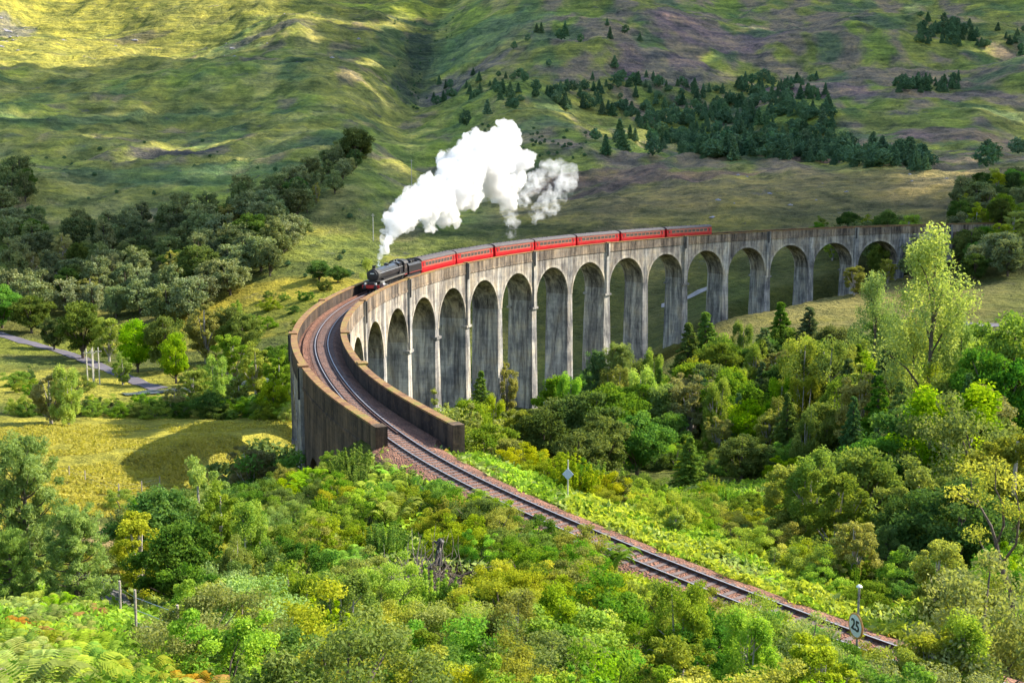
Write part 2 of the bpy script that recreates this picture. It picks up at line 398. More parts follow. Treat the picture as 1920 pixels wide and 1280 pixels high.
M_PAR = concrete('stained_shaded_parapet_concrete', (.085, .062, .044), .7, .5)  # brown wall stain, darkened further with the shade of the side facing away from sun
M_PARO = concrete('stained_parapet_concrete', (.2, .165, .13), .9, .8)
M_PARI = concrete('shaded_inner_parapet_concrete', (.06, .045, .036), .6, .4)  # shade of the inner parapet faces is put into this near-black base
def coping_mat():
    m, n, b = new_mat('mossy_coping'); v = coords(n)
    a = noise(n, .6, 6, v, .7)
    n.links.new(ramp(n, a, [(.3, (.1, .045, .02)), (.47, (.2, .1, .04)), (.56, (.23, .15, .04)), (.68, (.13, .13, .02))]), b.inputs['Base Color'])
    b.inputs['Roughness'].default_value = 1; bump(n, b, noise(n, 5, 4, v), .6, .1); return m
M_COP = coping_mat()
def ballast_mat():
    m, n, b = new_mat('ballast'); v = coords(n)
    vo = nd(n, 'ShaderNodeTexVoronoi'); vo.inputs['Scale'].default_value = 6.5; n.links.new(v, vo.inputs['Vector'])
    a = noise(n, .5, 6, v, .7)
    c = ramp(n, a, [(.3, (.09, .042, .026)), (.5, (.18, .082, .048)), (.68, (.24, .13, .08))])
    hs = mixc(n, .8, c, ramp(n, vo.outputs['Color'], [(.1, (.45, .45, .5)), (.9, (1.6, 1.5, 1.45))]), 'MULTIPLY')
    n.links.new(hs, b.inputs['Base Color']); b.inputs['Roughness'].default_value = .95
    bump(n, b, vo.outputs['Distance'], 1, .15); return m
M_BAL = ballast_mat()
M_RAIL = simple('rusty_rail', (.1, .05, .035), .6, .3, .4, 2)
M_RTOP = simple('worn_rail_head', (.36, .35, .36), .5, .7, .1, 1)
M_SLP = simple('weathered_sleeper', (.13, .095, .085), .9, 0, .4, 2)
M_BLK = simple('black_locomotive_paint', (.022, .022, .026), .3, 0, .3, 3)
M_BLK2 = simple('sooty_black_steel', (.02, .019, .02), .6, 0, .4, 3)
M_STEEL = simple('bright_steel', (.5, .5, .5), .35, .9, .2, 3)
M_RED = simple('crimson_carriage_paint', (.42, .01, .016), .35, 0, .12, .4)
M_CREAM = simple('cream_lining', (.45, .2, .13), .5, 0, .1, 1)
M_BEAM = simple('red_buffer_beam', (.5, .03, .02), .5, 0, .15, 1)
M_ROOF = simple('grey_carriage_roof', (.06, .052, .056), .8, 0, .25, 1.5)
M_WHITE = simple('white_enamel', (.75, .75, .72), .45, 0, .08, 4)
M_ORNG = simple('faded_orange_rim', (.62, .28, .07), .6, 0, .2, 4)
M_INK = simple('black_lettering', (.02, .02, .025), .6, 0, .1, 4)
M_SIGNB = simple('pale_blue_plate', (.45, .52, .66), .5, 0, .1, 4)
M_WOOD = simple('grey_weathered_post', (.33, .28, .23), .9, 0, .4, 8)
M_POLE = simple('pale_timber_pole', (.5, .46, .38), .9, 0, .3, 4)
M_BARK = simple('brown_bark', (.11, .085, .065), .95, 0, .45, 5)
M_BARKP = simple('pale_birch_bark', (.36, .32, .28), .9, 0, .5, 5)
M_DEAD = simple('bleached_dead_wood', (.2, .16, .14), .95, 0, .5, 4)
M_ROAD = simple('grey_tarmac_road', (.1, .09, .11), .95, 0, .2, .3)
M_GRAV = simple('dark_gravel', (.1, .095, .085), .95, 0, .4, 3)
M_PATH = simple('pale_gravel_path', (.25, .23, .21), .95, 0, .2, .5)
M_ROCK = simple('grey_rock', (.3, .28, .3), .95, 0, .4, .6, .3)
M_SOIL = simple('dark_soil_bank', (.09, .055, .04), .95, 0, .4, 2, .1)
def glass_mat():
    m, n, b = new_mat('carriage_window_glass'); b.inputs['Base Color'].default_value = (.09, .075, .07, 1)
    b.inputs['Roughness'].default_value = .15; return m
M_GLS = glass_mat()
def water_mat():
    m, n, b = new_mat('river_water'); b.inputs['Base Color'].default_value = (.12, .15, .17, 1); b.inputs['Roughness'].default_value = .12
    bump(n, b, noise(n, 1.2, 3, coords(n)), .4, .1); return m

def leaf_mat(name, a, b_, trans=.4, hue=.03, val=.3):
    m = bpy.data.materials.new(name); m.use_nodes = True; n = m.node_tree; n.nodes.clear()
    at = nd(n, 'ShaderNodeAttribute', attribute_name='tint'); oi = nd(n, 'ShaderNodeObjectInfo')
    c = mixc(n, at.outputs['Fac'], a, b_)
    hs = nd(n, 'ShaderNodeHueSaturation')
    def lin(lo, hi, off=0.):
        x = nd(n, 'ShaderNodeMapRange'); x.inputs['To Min'].default_value = lo; x.inputs['To Max'].default_value = hi
        if off:
            y = nd(n, 'ShaderNodeMath', operation='MULTIPLY_ADD'); y.inputs[1].default_value = off; y.inputs[2].default_value = .13
            z = nd(n, 'ShaderNodeMath', operation='FRACT'); n.links.new(oi.outputs['Random'], y.inputs[0]); n.links.new(y.outputs[0], z.inputs[0]); n.links.new(z.outputs[0], x.inputs[0])
        else: n.links.new(oi.outputs['Random'], x.inputs[0])
        return x.outputs[0]
    n.links.new(lin(.5-hue, .5+hue), hs.inputs['Hue']); n.links.new(lin(1-val, 1+val, 7.3), hs.inputs['Value']); n.links.new(lin(.85, 1.1, 3.7), hs.inputs['Saturation'])
    n.links.new(c, hs.inputs['Color'])
    d = nd(n, 'ShaderNodeBsdfDiffuse'); t = nd(n, 'ShaderNodeBsdfTranslucent'); mx = nd(n, 'ShaderNodeMixShader'); mx.inputs[0].default_value = trans
    o = nd(n, 'ShaderNodeOutputMaterial')
    tc = mixc(n, 1, hs.outputs[0], (1.25, 1.2, .55), 'MULTIPLY')
    n.links.new(hs.outputs[0], d.inputs[0]); n.links.new(tc, t.inputs[0])
    n.links.new(d.outputs[0], mx.inputs[1]); n.links.new(t.outputs[0], mx.inputs[2]); n.links.new(mx.outputs[0], o.inputs[0])
    return m
L_DARK = leaf_mat('dark_oak_leaves', (.055, .1, .025), (.15, .21, .05), .35)
L_WOOD = leaf_mat('dim_woodland_leaves', (.1, .145, .06), (.27, .3, .13), .3, .02)
L_MID = leaf_mat('mid_green_leaves', (.07, .16, .025), (.2, .3, .045), .4)
L_BRT = leaf_mat('bright_lime_leaves', (.13, .26, .025), (.37, .48, .05), .45)
L_YEL = leaf_mat('yellow_green_leaves', (.22, .3, .025), (.46, .48, .05), .45)
L_OLV = leaf_mat('olive_birch_leaves', (.16, .23, .03), (.4, .45, .075), .45)
L_TAN = leaf_mat('tan_autumn_leaves', (.22, .23, .07), (.42, .4, .14), .38, .01)
L_BLU = leaf_mat('blue_green_needles', (.06, .12, .045), (.16, .25, .08), .3)
L_PIN = leaf_mat('pine_needles', (.13, .22, .05), (.38, .48, .12), .45)
L_GRY = leaf_mat('grey_green_willow_leaves', (.18, .26, .07), (.38, .45, .15), .45)
L_FAR = leaf_mat('distant_conifer_needles', (.055, .12, .07), (.17, .27, .13), .2, .03)
L_ORG = leaf_mat('rusty_bracken_fronds', (.25, .13, .03), (.45, .25, .06), .4)
L_GRS = leaf_mat('yellow_grass_blades', (.27, .28, .05), (.43, .42, .12), .45)
L_HEA = leaf_mat('purple_heather_flowers', (.25, .1, .2), (.5, .3, .45), .3)

# ------------------------------------------------------------------ vegetation prototypes (unit height)
def leaves(pos, outward, size, rng, aspect=1.8, tint=None, upb=.3, droop=0):
    n = len(pos)
    nrm = rng.normal(size=(n, 3)) + outward*.9; nrm[:, 2] += upb
    nrm /= np.linalg.norm(nrm, axis=1)[:, None]+1e-9
    t = rng.normal(size=(n, 3)); t[:, 2] -= droop
    t -= nrm*(t*nrm).sum(1)[:, None]; t /= np.linalg.norm(t, axis=1)[:, None]+1e-9
    b = np.cross(nrm, t)
    sz = (size*rng.uniform(.6, 1.35, n))[:, None]
    V = np.stack([pos - t*sz*aspect*.5, pos + b*sz*.5 - t*sz*.05, pos + t*sz*aspect*.5, pos - b*sz*.5 - t*sz*.05], 1).reshape(-1, 3)
    F = np.arange(4*n).reshape(n, 4)
    if tint is None: tint = rng.random(n)
    return V, F, tint
def leaf_obj(name, V, F, tint, m):
    me = raw_mesh(name, V, F)
    a = me.attributes.new('tint', 'FLOAT', 'FACE'); a.data.foreach_set('value', np.clip(tint, 0, 1).astype(np.float32))
    me.materials.append(m); return me
def clumps(cent, rad, nper, size, rng, aspect=1.8, upb=.3, droop=0, squash=(1, 1, .75)):
    cent = np.asarray(cent); k = len(cent); rad = np.broadcast_to(rad, (k,)); tot = k*nper
    d = rng.normal(size=(tot, 3)); d /= np.linalg.norm(d, axis=1)[:, None]
    u = rng.random(tot)**.45
    ci = np.repeat(np.arange(k), nper)
    pos = cent[ci] + d*u[:, None]*rad[ci][:, None]*np.array(squash)
    ct = rng.random(k)
    tint = .7*ct[ci]**1.3 + .4*rng.random(tot)-.05
    return leaves(pos, d*.7, size, rng, aspect, tint, upb, droop)

def crown(kind, rng, n, size):
    """unit-height crown: returns V,F,tint and limb paths [(pts, r0)]"""
    limbs = []
    if kind in ('round', 'shrub', 'airy'):
        k = {'round': 90, 'shrub': 64, 'airy': 80}[kind]
        C = []; ph = rng.uniform(0, 6.28, 4)
        while len(C) < k:
            th = rng.uniform(0, 2*math.pi); cz_ = rng.uniform(-1, 1); rad = rng.uniform(.45, 1)**.6
            lump = 1 + .22*math.sin(2*th+ph[0]) + .16*math.sin(3*th+ph[1]+2*cz_) + .12*math.sin(5*cz_+ph[2])
            s_ = math.sqrt(1-cz_*cz_)
            if kind == 'shrub':
                p = (s_*math.cos(th)*.62*rad*lump, s_*math.sin(th)*.62*rad*lump, .38+.52*cz_*rad*lump)
                if p[2] < .05: p = (p[0], p[1], abs(p[2])+.04)
            else:
                wd = .35 if kind == 'round' else .25
                p = (s_*math.cos(th)*wd*rad*lump, s_*math.sin(th)*wd*rad*lump, (.56 if kind == 'round' else .54)+(.38 if kind == 'round' else .43)*cz_*rad*(1+.4*(lump-1)))
            C.append(p)
        C = np.array(C)
        rad = rng.uniform(.06, .13, k) if kind != 'airy' else rng.uniform(.035, .085, k)
        if kind == 'shrub': rad = rng.uniform(.09, .17, k)
        V, F, t = clumps(C, rad, n//k, size, rng)
        for c in C[::6]:
            limbs.append(([(0, 0, .12 if kind != 'shrub' else 0), (c[0]*.35, c[1]*.35, c[2]*.55), tuple(c*.95)], .016))
    elif kind in ('birch', 'poplar'):
        lobes = [(0, 0, 1., 1.)] if kind == 'poplar' else [(-.1, .02, .93, .8), (.11, -.03, 1., .9), (.0, .12, .8, .7)]
        C = []; rads = []
        for lx, ly, top, wd in lobes:
            for q in range(60 if kind == 'poplar' else 34):
                z = rng.uniform(.12, .97)
                w_ = (.17 if kind == 'birch' else .165)*wd*(math.sin(math.pi*min(1, (z**.8)*.93+.07))**.7)+.015
                th = rng.uniform(0, 6.283); rr_ = w_*math.sqrt(rng.random())*1.15
                C.append((lx+rr_*math.cos(th), ly+rr_*math.sin(th), z*top)); rads.append(rng.uniform(.035, .075))
                if q % 5 == 0: limbs.append(([(lx*.5, ly*.5, max(.08, z*top-.2)), (lx+rr_*.5*math.cos(th), ly+rr_*.5*math.sin(th), z*top-.07), C[-1]], .006))
            limbs.append(([(0, 0, .05), (lx*.7, ly*.7, .4), (lx, ly, top*.92)], .016))
        C = np.array(C); k = len(C)
        V, F, t = clumps(C, np.array(rads), n//k, size, rng, 2.0, .1, .8 if kind == 'birch' else -.6, (1, 1, 1.7))
    elif kind in ('spruce', 'tiered'):
        C = []; rads = []; ly = 15 if kind == 'spruce' else 9
        for q in range(ly):
            z = .08+.88*q/(ly-1); w_ = .24*(1-z)**.85+.012
            m_ = max(3, int(13*(1-z))+2) if kind == 'spruce' else max(3, int(7*(1-z))+3)
            for j in range(m_):
                th = 6.283*j/m_+q*1.3+rng.normal()*.25; ex = rng.uniform(.6, 1.12)
                for f in (.45, .8, 1.05):
                    C.append((w_*f*ex*math.cos(th), w_*f*ex*math.sin(th), z-(.05 if kind == 'spruce' else -.01)*f*ex+rng.normal()*.006)); rads.append((.05 if kind == 'spruce' else .05)*(1-.55*z)*(1.25-.35*f))
        C = np.array(C); k = len(C)
        V, F, t = clumps(C, np.array(rads), max(4, n//k), size, rng, 2.4, .4, .2, (1, 1, .55 if kind == 'spruce' else .4))
        limbs.append(([(0, 0, .05), (0, 0, .95)], .014))
    elif kind == 'pine':
        C = []; rads = []
        for q in range(11):
            z = .16+.76*q/10; w_ = .33*(1-.75*z)*(.75+.35*rng.random())
            m_ = rng.integers(5, 8)
            for j in range(m_):
                th = 6.283*j/m_+rng.normal()*.35+q; ex = rng.uniform(.65, 1.1)
                tip = (w_*ex*math.cos(th), w_*ex*math.sin(th), z+.09*ex)
                limbs.append(([(0, 0, z-.03), (tip[0]*.6, tip[1]*.6, z+.015), tip], .007))
                for f in (.5, .72, .9, 1.05):
                    a = rng.normal(0, .04, 2)
                    C.append((tip[0]*f+a[0], tip[1]*f+a[1], z+.085*ex*f*f+.02)); rads.append(rng.uniform(.03, .055))
        C += [(0, 0, .93), (0, 0, .97), (.02, 0, .9)]; rads += [.03, .02, .035]
        C = np.array(C); k = len(C)
        V, F, t = clumps(C, np.array(rads), n//k, size, rng, 4.5, .2, -1.2, (1, 1, .9))
        limbs.append(([(0, 0, 0), (.01, 0, .5), (0, 0, .96)], .02))
    elif kind == 'shoots':
        C = []; rads = []
        for q in range(46):
            th = rng.uniform(0, 6.283); b_ = .3*math.sqrt(rng.random()); h_ = rng.uniform(.55, 1)*(1-.35*b_/.3)
            tx, ty = b_*math.cos(th)*1.6, b_*math.sin(th)*1.6
            for f in np.linspace(.15, 1, 9):
                C.append((b_*math.cos(th)+(tx-b_*math.cos(th))*f, b_*math.sin(th)+(ty-b_*math.sin(th))*f, h_*f)); rads.append(.055*(1.15-.75*f))
            if q % 4 == 0: limbs.append(([(b_*math.cos(th)*.3, b_*math.sin(th)*.3, 0), (tx, ty, h_*.9)], .006))
        C = np.array(C); k = len(C)
        V, F, t = clumps(C, np.array(rads), max(3, n//k), size, rng, 2.4, .2, -.8, (1, 1, 1.2))
    elif kind == 'fern':
        V = []; T = []; 
        for q in range(26):
            th = rng.uniform(0, 6.283); L = rng.uniform(.7, 1.1); b0 = rng.normal(0, .12, 2)
            for f in np.linspace(.12, 1, 22):
                x_ = b0[0]+math.cos(th)*L*.75*f; y_ = b0[1]+math.sin(th)*L*.75*f; z_ = .95*L*math.sin(f*2.2)*.9
                wd = .16*L*math.sin(math.pi*min(1, f*.9+.1))+.01
                for sd in (-1, 1):
                    nx_, ny_ = -math.sin(th)*sd, math.cos(th)*sd
                    a = np.array((x_, y_, z_)); b = a+np.array((nx_*wd+math.cos(th)*wd*.4, ny_*wd+math.sin(th)*wd*.4, -.03*L))
                    o = np.array((math.cos(th), math.sin(th), .1))*.018
                    V += [a-o, a+o, b+o*.6, b-o*.6]; T.append(.3+.5*rng.random())
        V = np.array(V); F = np.arange(len(V)).reshape(-1, 4); t = np.array(T)
        return V, F, t, []
    return V, F, t, limbs

PROTO = {}
def proto(key, kind, mat, n, size, seeds=2, bark=None, trunk=(.028, .008), part='crown', stem=None):
    L = []
    for s_ in range(seeds):
        rng = np.random.default_rng(abs(hash_(key))+s_*17)
        V, F, t, limbs = crown(kind, rng, n, size)
        me = leaf_obj(part, V, F, t, mat)
        tm = None
        if limbs:
            mb = MB()
            if kind not in ('shrub', 'shoots'):
                mb.tube([(0, 0, -.06), (.004, .003, .2), (-.006, .004, .5), (0, 0, .85)], [trunk[0], trunk[0]*.8, trunk[0]*.5, trunk[1]], 7)
            for pts, r0 in limbs:
                mb.tube(pts, [r0*(1-.7*j/(len(pts)-1)) for j in range(len(pts))], 4)
            tm = raw_mesh('trunk', mb.v, mb.f); tm.materials.append(bark or M_BARK)
        L.append((me, tm, part, 'trunk' if kind not in ('shrub', 'shoots') else 'stem'))
    PROTO[key] = L
def hash_(s):
    h = 7
    for ch in s: h = (h*131+ord(ch)) % 100003
    return h
proto('dark', 'round', L_DARK, 16000, 0.019)
proto('wood', 'round', L_WOOD, 7000, 0.026, 4)
proto('mid', 'round', L_MID, 18000, 0.018, 3)
proto('brt', 'round', L_BRT, 16000, 0.018, 2)
proto('olive', 'airy', L_OLV, 18000, 0.014, 2, M_BARKP)
proto('tan', 'airy', L_TAN, 18000, 0.014, 2, M_BARKP)
proto('birch', 'birch', L_OLV, 26000, 0.011, 2, M_BARKP, (.02, .006))
proto('gbirch', 'birch', L_BRT, 24000, 0.011, 2, M_BARKP, (.02, .006))
proto('poplar', 'poplar', L_GRY, 15000, .0075, 2, M_BARK, (.013, .004))
proto('spruce', 'spruce', L_BLU, 18000, 0.013, 2)
proto('gspruce', 'spruce', L_MID, 18000, 0.013, 2)
proto('tiered', 'tiered', L_YEL, 12000, 0.014, 2)
proto('pine', 'pine', L_PIN, 34000, 0.0062, 2)
proto('spine', 'pine', L_BLU, 16000, 0.009, 1)
proto('far', 'spruce', L_FAR, 1100, .04, 3)
proto('farb', 'round', L_FAR, 900, .06, 2)
proto('sbr', 'shrub', L_BRT, 16000, 0.021, 3, part='foliage')
proto('sye', 'shrub', L_YEL, 16000, 0.02, 3, part='foliage')
proto('smi', 'shrub', L_MID, 16000, 0.021, 3, part='foliage')
proto('sol', 'shrub', L_OLV, 20000, 0.017, 3, part='foliage')
proto('sgr', 'shrub', L_GRY, 20000, 0.016, 2, part='foliage')
proto('sdk', 'shrub', L_DARK, 16000, 0.021, 2, part='foliage')
proto('sta', 'shrub', L_TAN, 18000, 0.017, 2, part='foliage')
proto('shb', 'shoots', L_BRT, 14000, 0.017, 3, part='foliage')
proto('shg', 'shoots', L_GRY, 14000, 0.015, 2, part='foliage')
proto('shy', 'shoots', L_YEL, 14000, 0.016, 2, part='foliage')
proto('fern', 'fern', L_OLV, 0, 0, 2, part='fronds')
proto('ferno', 'fern', L_ORG, 0, 0, 1, part='fronds')
proto('fernb', 'fern', L_BRT, 0, 0, 2, part='fronds')
def plant(key, x, y, H, W, name, label, cat, group=None, parts=True, sink=.1, z=None, seed=None):
    L = PROTO[key]; me, tm, pn, tn = L[(seed if seed is not None else random.randrange(99)) % len(L)]
    z = gz(x, y) if z is None else z
    rz = random.uniform(0, 6.28)
    if parts:
        o = empty(name, (x, y, z-sink), rz); o.scale = (W, W, H)
        c = bpy.data.objects.new(pn, me); COL.objects.link(c); c.parent = o
        if tm: t = bpy.data.objects.new(tn, tm); COL.objects.link(t); t.parent = o
    else:
        o = bpy.data.objects.new(name, me); COL.objects.link(o); o.location = (x, y, z-sink); o.rotation_euler = (0, 0, rz); o.scale = (W, W, H)
    tag(o, label, cat, group); return o

# ------------------------------------------------------------------ the viaduct
HA = 7.95; ZC = -4.73; ZS = ZC-HA; ZT = -2.2
via = empty('railway_viaduct', P(0, 0, -20)); VO = Vector(via.location)
tag(via, 'long curved concrete railway viaduct with a row of tall round arches', 'viaduct')
def strip_mesh(sections, closed=True):
    """sections: list of equal-length point rings"""
    n = len(sections[0]); V = [p for s_ in sections for p in s_]; F = []
    for k in range(len(sections)-1):
        for q in range(n if closed else n-1):
            F.append((k*n+q, k*n+(q+1) % n, (k+1)*n+(q+1) % n, (k+1)*n+q))
    if closed: F.append(tuple(range(n))); F.append(tuple(range((len(sections)-1)*n, len(sections)*n))[::-1])
    return V, F
def vpart(name, V, F, m, parent=None, off=None, smooth=False):
    mb = MB(); o0 = VO if off is None else off
    mb.add([Vector(p)-o0 for p in V], F)
    return mb.build(name, m, parent or via, smooth)
for i0 in range(-2, 17):
    secs = []; N = 30
    for k in range(N+1):
        th = math.pi*(1-k/N); u = HA*math.cos(th); zi = ZS+HA*math.sin(th); i = i0+u/SP
        f, b = dR(i)+.0, dL(i)-.0
        secs.append([P(i, f, zi), P(i, b, zi), P(i, b, ZT), P(i, f, ZT)])
    V, F = strip_mesh(secs)
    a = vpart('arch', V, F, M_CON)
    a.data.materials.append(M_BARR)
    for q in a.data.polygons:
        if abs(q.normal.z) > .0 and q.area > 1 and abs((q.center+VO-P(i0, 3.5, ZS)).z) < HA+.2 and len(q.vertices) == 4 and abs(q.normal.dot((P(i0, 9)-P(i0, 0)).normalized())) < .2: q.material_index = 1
    # lighter ring round each arch, slightly proud, on both faces
    for sd in (0, 1):
        secs = []
        for k in range(N+1):
            th = math.pi*(1-k/N)
            pt = []
            for rad in (HA-.02, HA+.62):
                u = rad*math.cos(th); u = max(-SP/2+.02, min(SP/2-.02, u)); z = ZS+rad*math.sin(th); i = i0+u/SP
                f = dR(i) if sd == 0 else dL(i); o = -.09 if sd == 0 else .09; q = .3 if sd == 0 else -.3
                pt += [P(i, f+o, z), P(i, f+q, z)]
            secs.append([pt[0], pt[1], pt[3], pt[2]])
        V, F = strip_mesh(secs)
        vpart('arch_ring', V, F, M_RING, a)
def pier_bottom(i):
    return min(gz(*P(i, dR(i)).xy), gz(*P(i, dL(i)).xy), gz(*P(i-.1, dR(i)).xy))
for k in range(-3, 17):
    i = k+.5; hw = (SP/2-HA)/SP
    zb = pier_bottom(i)-1.2-GR*i*SP
    wide = k in (3, 8)
    hb = hw+(.018 if not wide else .05)*(1 if zb < -14 else .5)
    secs = []
    for z, h, o in ((ZT, hw, 0), (ZS, hw, 0), (min(ZS-.3, zb+1) if zb > -15 else -22, (hw+hb)/2, .12), (zb, hb, .35)):
        if z < zb: z = zb
        secs.append([P(i-h, dR(i-h)-o, z), P(i+h, dR(i+h)-o, z), P(i+h, dL(i+h)+o, z), P(i-h, dL(i-h)+o, z)])
    V, F = strip_mesh(secs)
    p = vpart('pier', V, F, M_PIER)
    zl = ZS-1.6
    if zl > zb+1 and (wide or k % 2 == 0):
        for sd in (0, 1):
            h = hw+.02; f_ = (lambda ii, o: P(ii, dR(ii)-o, 0)) if sd == 0 else (lambda ii, o: P(ii, dL(ii)+o, 0))
            up = Vector((0, 0, 1))
            secs = [[f_(i-h, .5)+up*z, f_(i+h, .5)+up*z, f_(i+h, -.9)+up*z, f_(i-h, -.9)+up*z] for z in (zl, zl-.55)]
            V, F = strip_mesh(secs); vpart('impost', V, F, M_PIER, p)
    if k % 2 == 0 or k == -3:
        if k == -3: i = -2.85; zl = -30
        for sd in (0, 1):
            h = .042
            def q(ii, off, z): return P(ii, (dR(ii)-off) if sd == 0 else (dL(ii)+off), z)
            secs = [[q(i-h, .42, z), q(i+h, .42, z), q(i+h, -.1, z), q(i-h, -.1, z)] for z in (.16, max(zl, zb))]
            V, F = strip_mesh(secs); vpart('pilaster', V, F, M_PIER)
            secs = [[q(i-h-.004, .52, z), q(i+h+.004, .52, z), q(i+h+.004, -.62, z), q(i-h-.004, -.62, z)] for z in (.34, .12)]
            V, F = strip_mesh(secs); vpart('pilaster_cap', V, F, M_COP)
            secs = [[q(i-.032, .62, z), q(i-.002, .62, z), q(i-.002, .3, z), q(i-.032, .3, z)] for z in (.02, -3.6)]
            V, F = strip_mesh(secs); vpart('dark_strip', V, F, M_BLK2)  # narrow black upright box at the pilaster, just below the coping
# abutments
for a0, a1, nm in ((-4.62, -2.56, 'abutment'), (16.56, 18.4, 'abutment')):
    secs = []
    for i in np.linspace(a0, a1, 104 if a0 < 0 else 8):
        zb = min(gz(*P(i, dR(i)).xy), gz(*P(i, dL(i)).xy))-1.5-GR*i*SP
        zb = min(zb, -3.2)
        ua = (i+3.3)*SP
        if a0 < 0 and abs(ua) < 3.6: zb = max(zb, -12.2+math.sqrt(3.6**2-ua*ua))
        secs.append([P(i, dR(i), ZT), P(i, dL(i), ZT), P(i, dL(i)+.1, zb), P(i, dR(i)-.1, zb)])
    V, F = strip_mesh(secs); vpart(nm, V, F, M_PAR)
def side_strip(name, i0, i1, off0, off1, z0, z1, m, sd, step=.1, parent=None, i_ext=0):
    secs = []
    for i in np.arange(i0, i1+1e-6, step):
        if sd == 0: a, b = dR(i)+off0, dR(i)+off1
        else: a, b = dL(i)-off0, dL(i)-off1
        secs.append([P(i, a, z0), P(i, b, z0), P(i, b, z1), P(i, a, z1)])
    V, F = strip_mesh(secs); return vpart(name, V, F, m, parent)
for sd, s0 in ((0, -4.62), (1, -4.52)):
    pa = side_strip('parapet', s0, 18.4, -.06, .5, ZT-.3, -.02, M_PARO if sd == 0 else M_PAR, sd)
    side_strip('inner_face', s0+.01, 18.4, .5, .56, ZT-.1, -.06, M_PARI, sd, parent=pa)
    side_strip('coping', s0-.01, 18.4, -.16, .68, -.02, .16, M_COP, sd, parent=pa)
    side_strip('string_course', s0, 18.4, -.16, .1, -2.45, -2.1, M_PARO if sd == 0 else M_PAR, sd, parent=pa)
    i = s0-.02
    secs = []
    for ii in (s0-.075, s0-.0):
        a, b = (dR(ii)-.3, dR(ii)+.8) if sd == 0 else (dL(ii)+.3, dL(ii)-.8)
        secs.append([P(ii, a, .2), P(ii, b, .2), P(ii, b, -4.2), P(ii, a, -4.2)])
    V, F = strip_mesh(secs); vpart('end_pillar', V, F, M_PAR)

# ------------------------------------------------------------------ trackbed and track
def path_frame(i):
    a = P(i-.05, dT(i-.05)); b = P(i+.05, dT(i+.05)); t = (b-a); t.z = 0; t.normalize()
    return P(i, dT(i), RAIL), t, Vector((t.y, -t.x, 0))   # n points to the concave side
mb = MB(); secs = []
for i in np.arange(-12, 25, .1):
    c, t, n_ = path_frame(i); 
    if -4.6 < i < 18.3:
        nf = dT(i)-dR(i)-.57; nb = dL(i)-dT(i)-.57
        pr = [(nf, -.62), (nf-.3, -.5), (1.9, -.3), (1.5, -.2), (-1.5, -.2), (-1.9, -.3), (-nb+.2, -.36), (-nb, -.42), (-nb, -1.2), (nf, -1.2)]
    else:
        pr = [(3.9, -1.35), (2.9, -.55), (2.1, -.3), (1.5, -.2), (-1.5, -.2), (-2.1, -.3), (-3.1, -.6), (-4.2, -1.35), (-4.2, -1.8), (3.9, -1.8)]
    secs.append([c+n_*q+Vector((0, 0, z)) for q, z in pr])
V, F = strip_mesh(secs)
mb.add(V, F); bed = mb.build('ballast_bed', M_BAL); tag(bed, 'reddish brown stone ballast carrying the single track', 'ballast', None, 'structure')
track = empty('railway_track', P(-5, dT(-5), RAIL)); TO = Vector(track.location)
tag(track, 'single line of rusty rails on sleepers curving on to the viaduct', 'railway track')
SR, SL_ = [], []
for sd in (-1, 1):
    for nm, m, pr in (('rail', M_RAIL, [(-.1, -.24), (.1, -.24), (.07, -.19), (.03, -.17), (.03, -.06), (.06, -.03), (.06, -.004), (-.06, -.004), (-.06, -.03), (-.03, -.06), (-.03, -.17), (-.07, -.19)]),
                      ('rail_head', M_RTOP, [(-.055, -.004), (.055, -.004), (.05, .015), (-.05, .015)])):
        secs = []
        for i in np.arange(-12, 25, .06):
            c, t, n_ = path_frame(i); c = c+n_*sd*GAU
            secs.append([c+n_*q+Vector((0, 0, z)) for q, z in pr])
        V, F = strip_mesh(secs); mb = MB(); mb.add([p-TO for p in V], F)
        par = mb.build(nm, m, track if nm == 'rail' else par, False)
    # check rail inside the running rail on the bridge
    secs = []
    for i in np.arange(-4.4, 18, .1):
        c, t, n_ = path_frame(i); c = c+n_*sd*(GAU-.28)
        secs.append([c+n_*q+Vector((0, 0, z)) for q, z in ((-.04, -.2), (.04, -.2), (.04, -.03), (-.04, -.03))])
    V, F = strip_mesh(secs); mb = MB(); mb.add([p-TO for p in V], F); mb.build('check_rail', M_RAIL, track)
sl = MB(); sl.box(-.17, .17, -1.55, 1.55, -.34, -.17); sl.box(-.14, .14, -1.0, -.72, -.17, -.12); sl.box(-.14, .14, .72, 1.0, -.17, -.12)
first = sl.build('sleeper', M_SLP, track); rest = MB(); ns = 0
i = -9.0
while i < 17:
    c, t, n_ = path_frame(i); ang = math.atan2(t.y, t.x)
    if -7.9 < i and ns < 99:
        o = first if ns == 0 else first.copy()
        if ns: COL.objects.link(o); o.parent = track
        o.location = c-TO; o.rotation_euler = (0, 0, ang); ns += 1
    else:
        M = Matrix.Translation(c-TO) @ Matrix.Rotation(ang, 4, 'Z'); rest.box(-.17, .17, -1.55, 1.55, -.34, -.17, M)
    i += .82/SP
o = rest.build('sleepers', M_SLP, track); o['kind'] = 'stuff'
# grey cable trough lying on the sunny side of the bridge deck
secs = []
for i in np.arange(-4.4, 17, .1):
    c, t, n_ = path_frame(i); c = c-n_*2.35
    secs.append([c+n_*q+Vector((0, 0, z)) for q, z in ((-.16, -.6), (.16, -.6), (.16, -.1), (-.16, -.1))])
V, F = strip_mesh(secs); mb = MB().add(V, F); o = mb.build('cable_trough', M_BAL); tag(o, 'brown dusty cable trough running beside the outer rail on the bridge deck', 'cable trough')

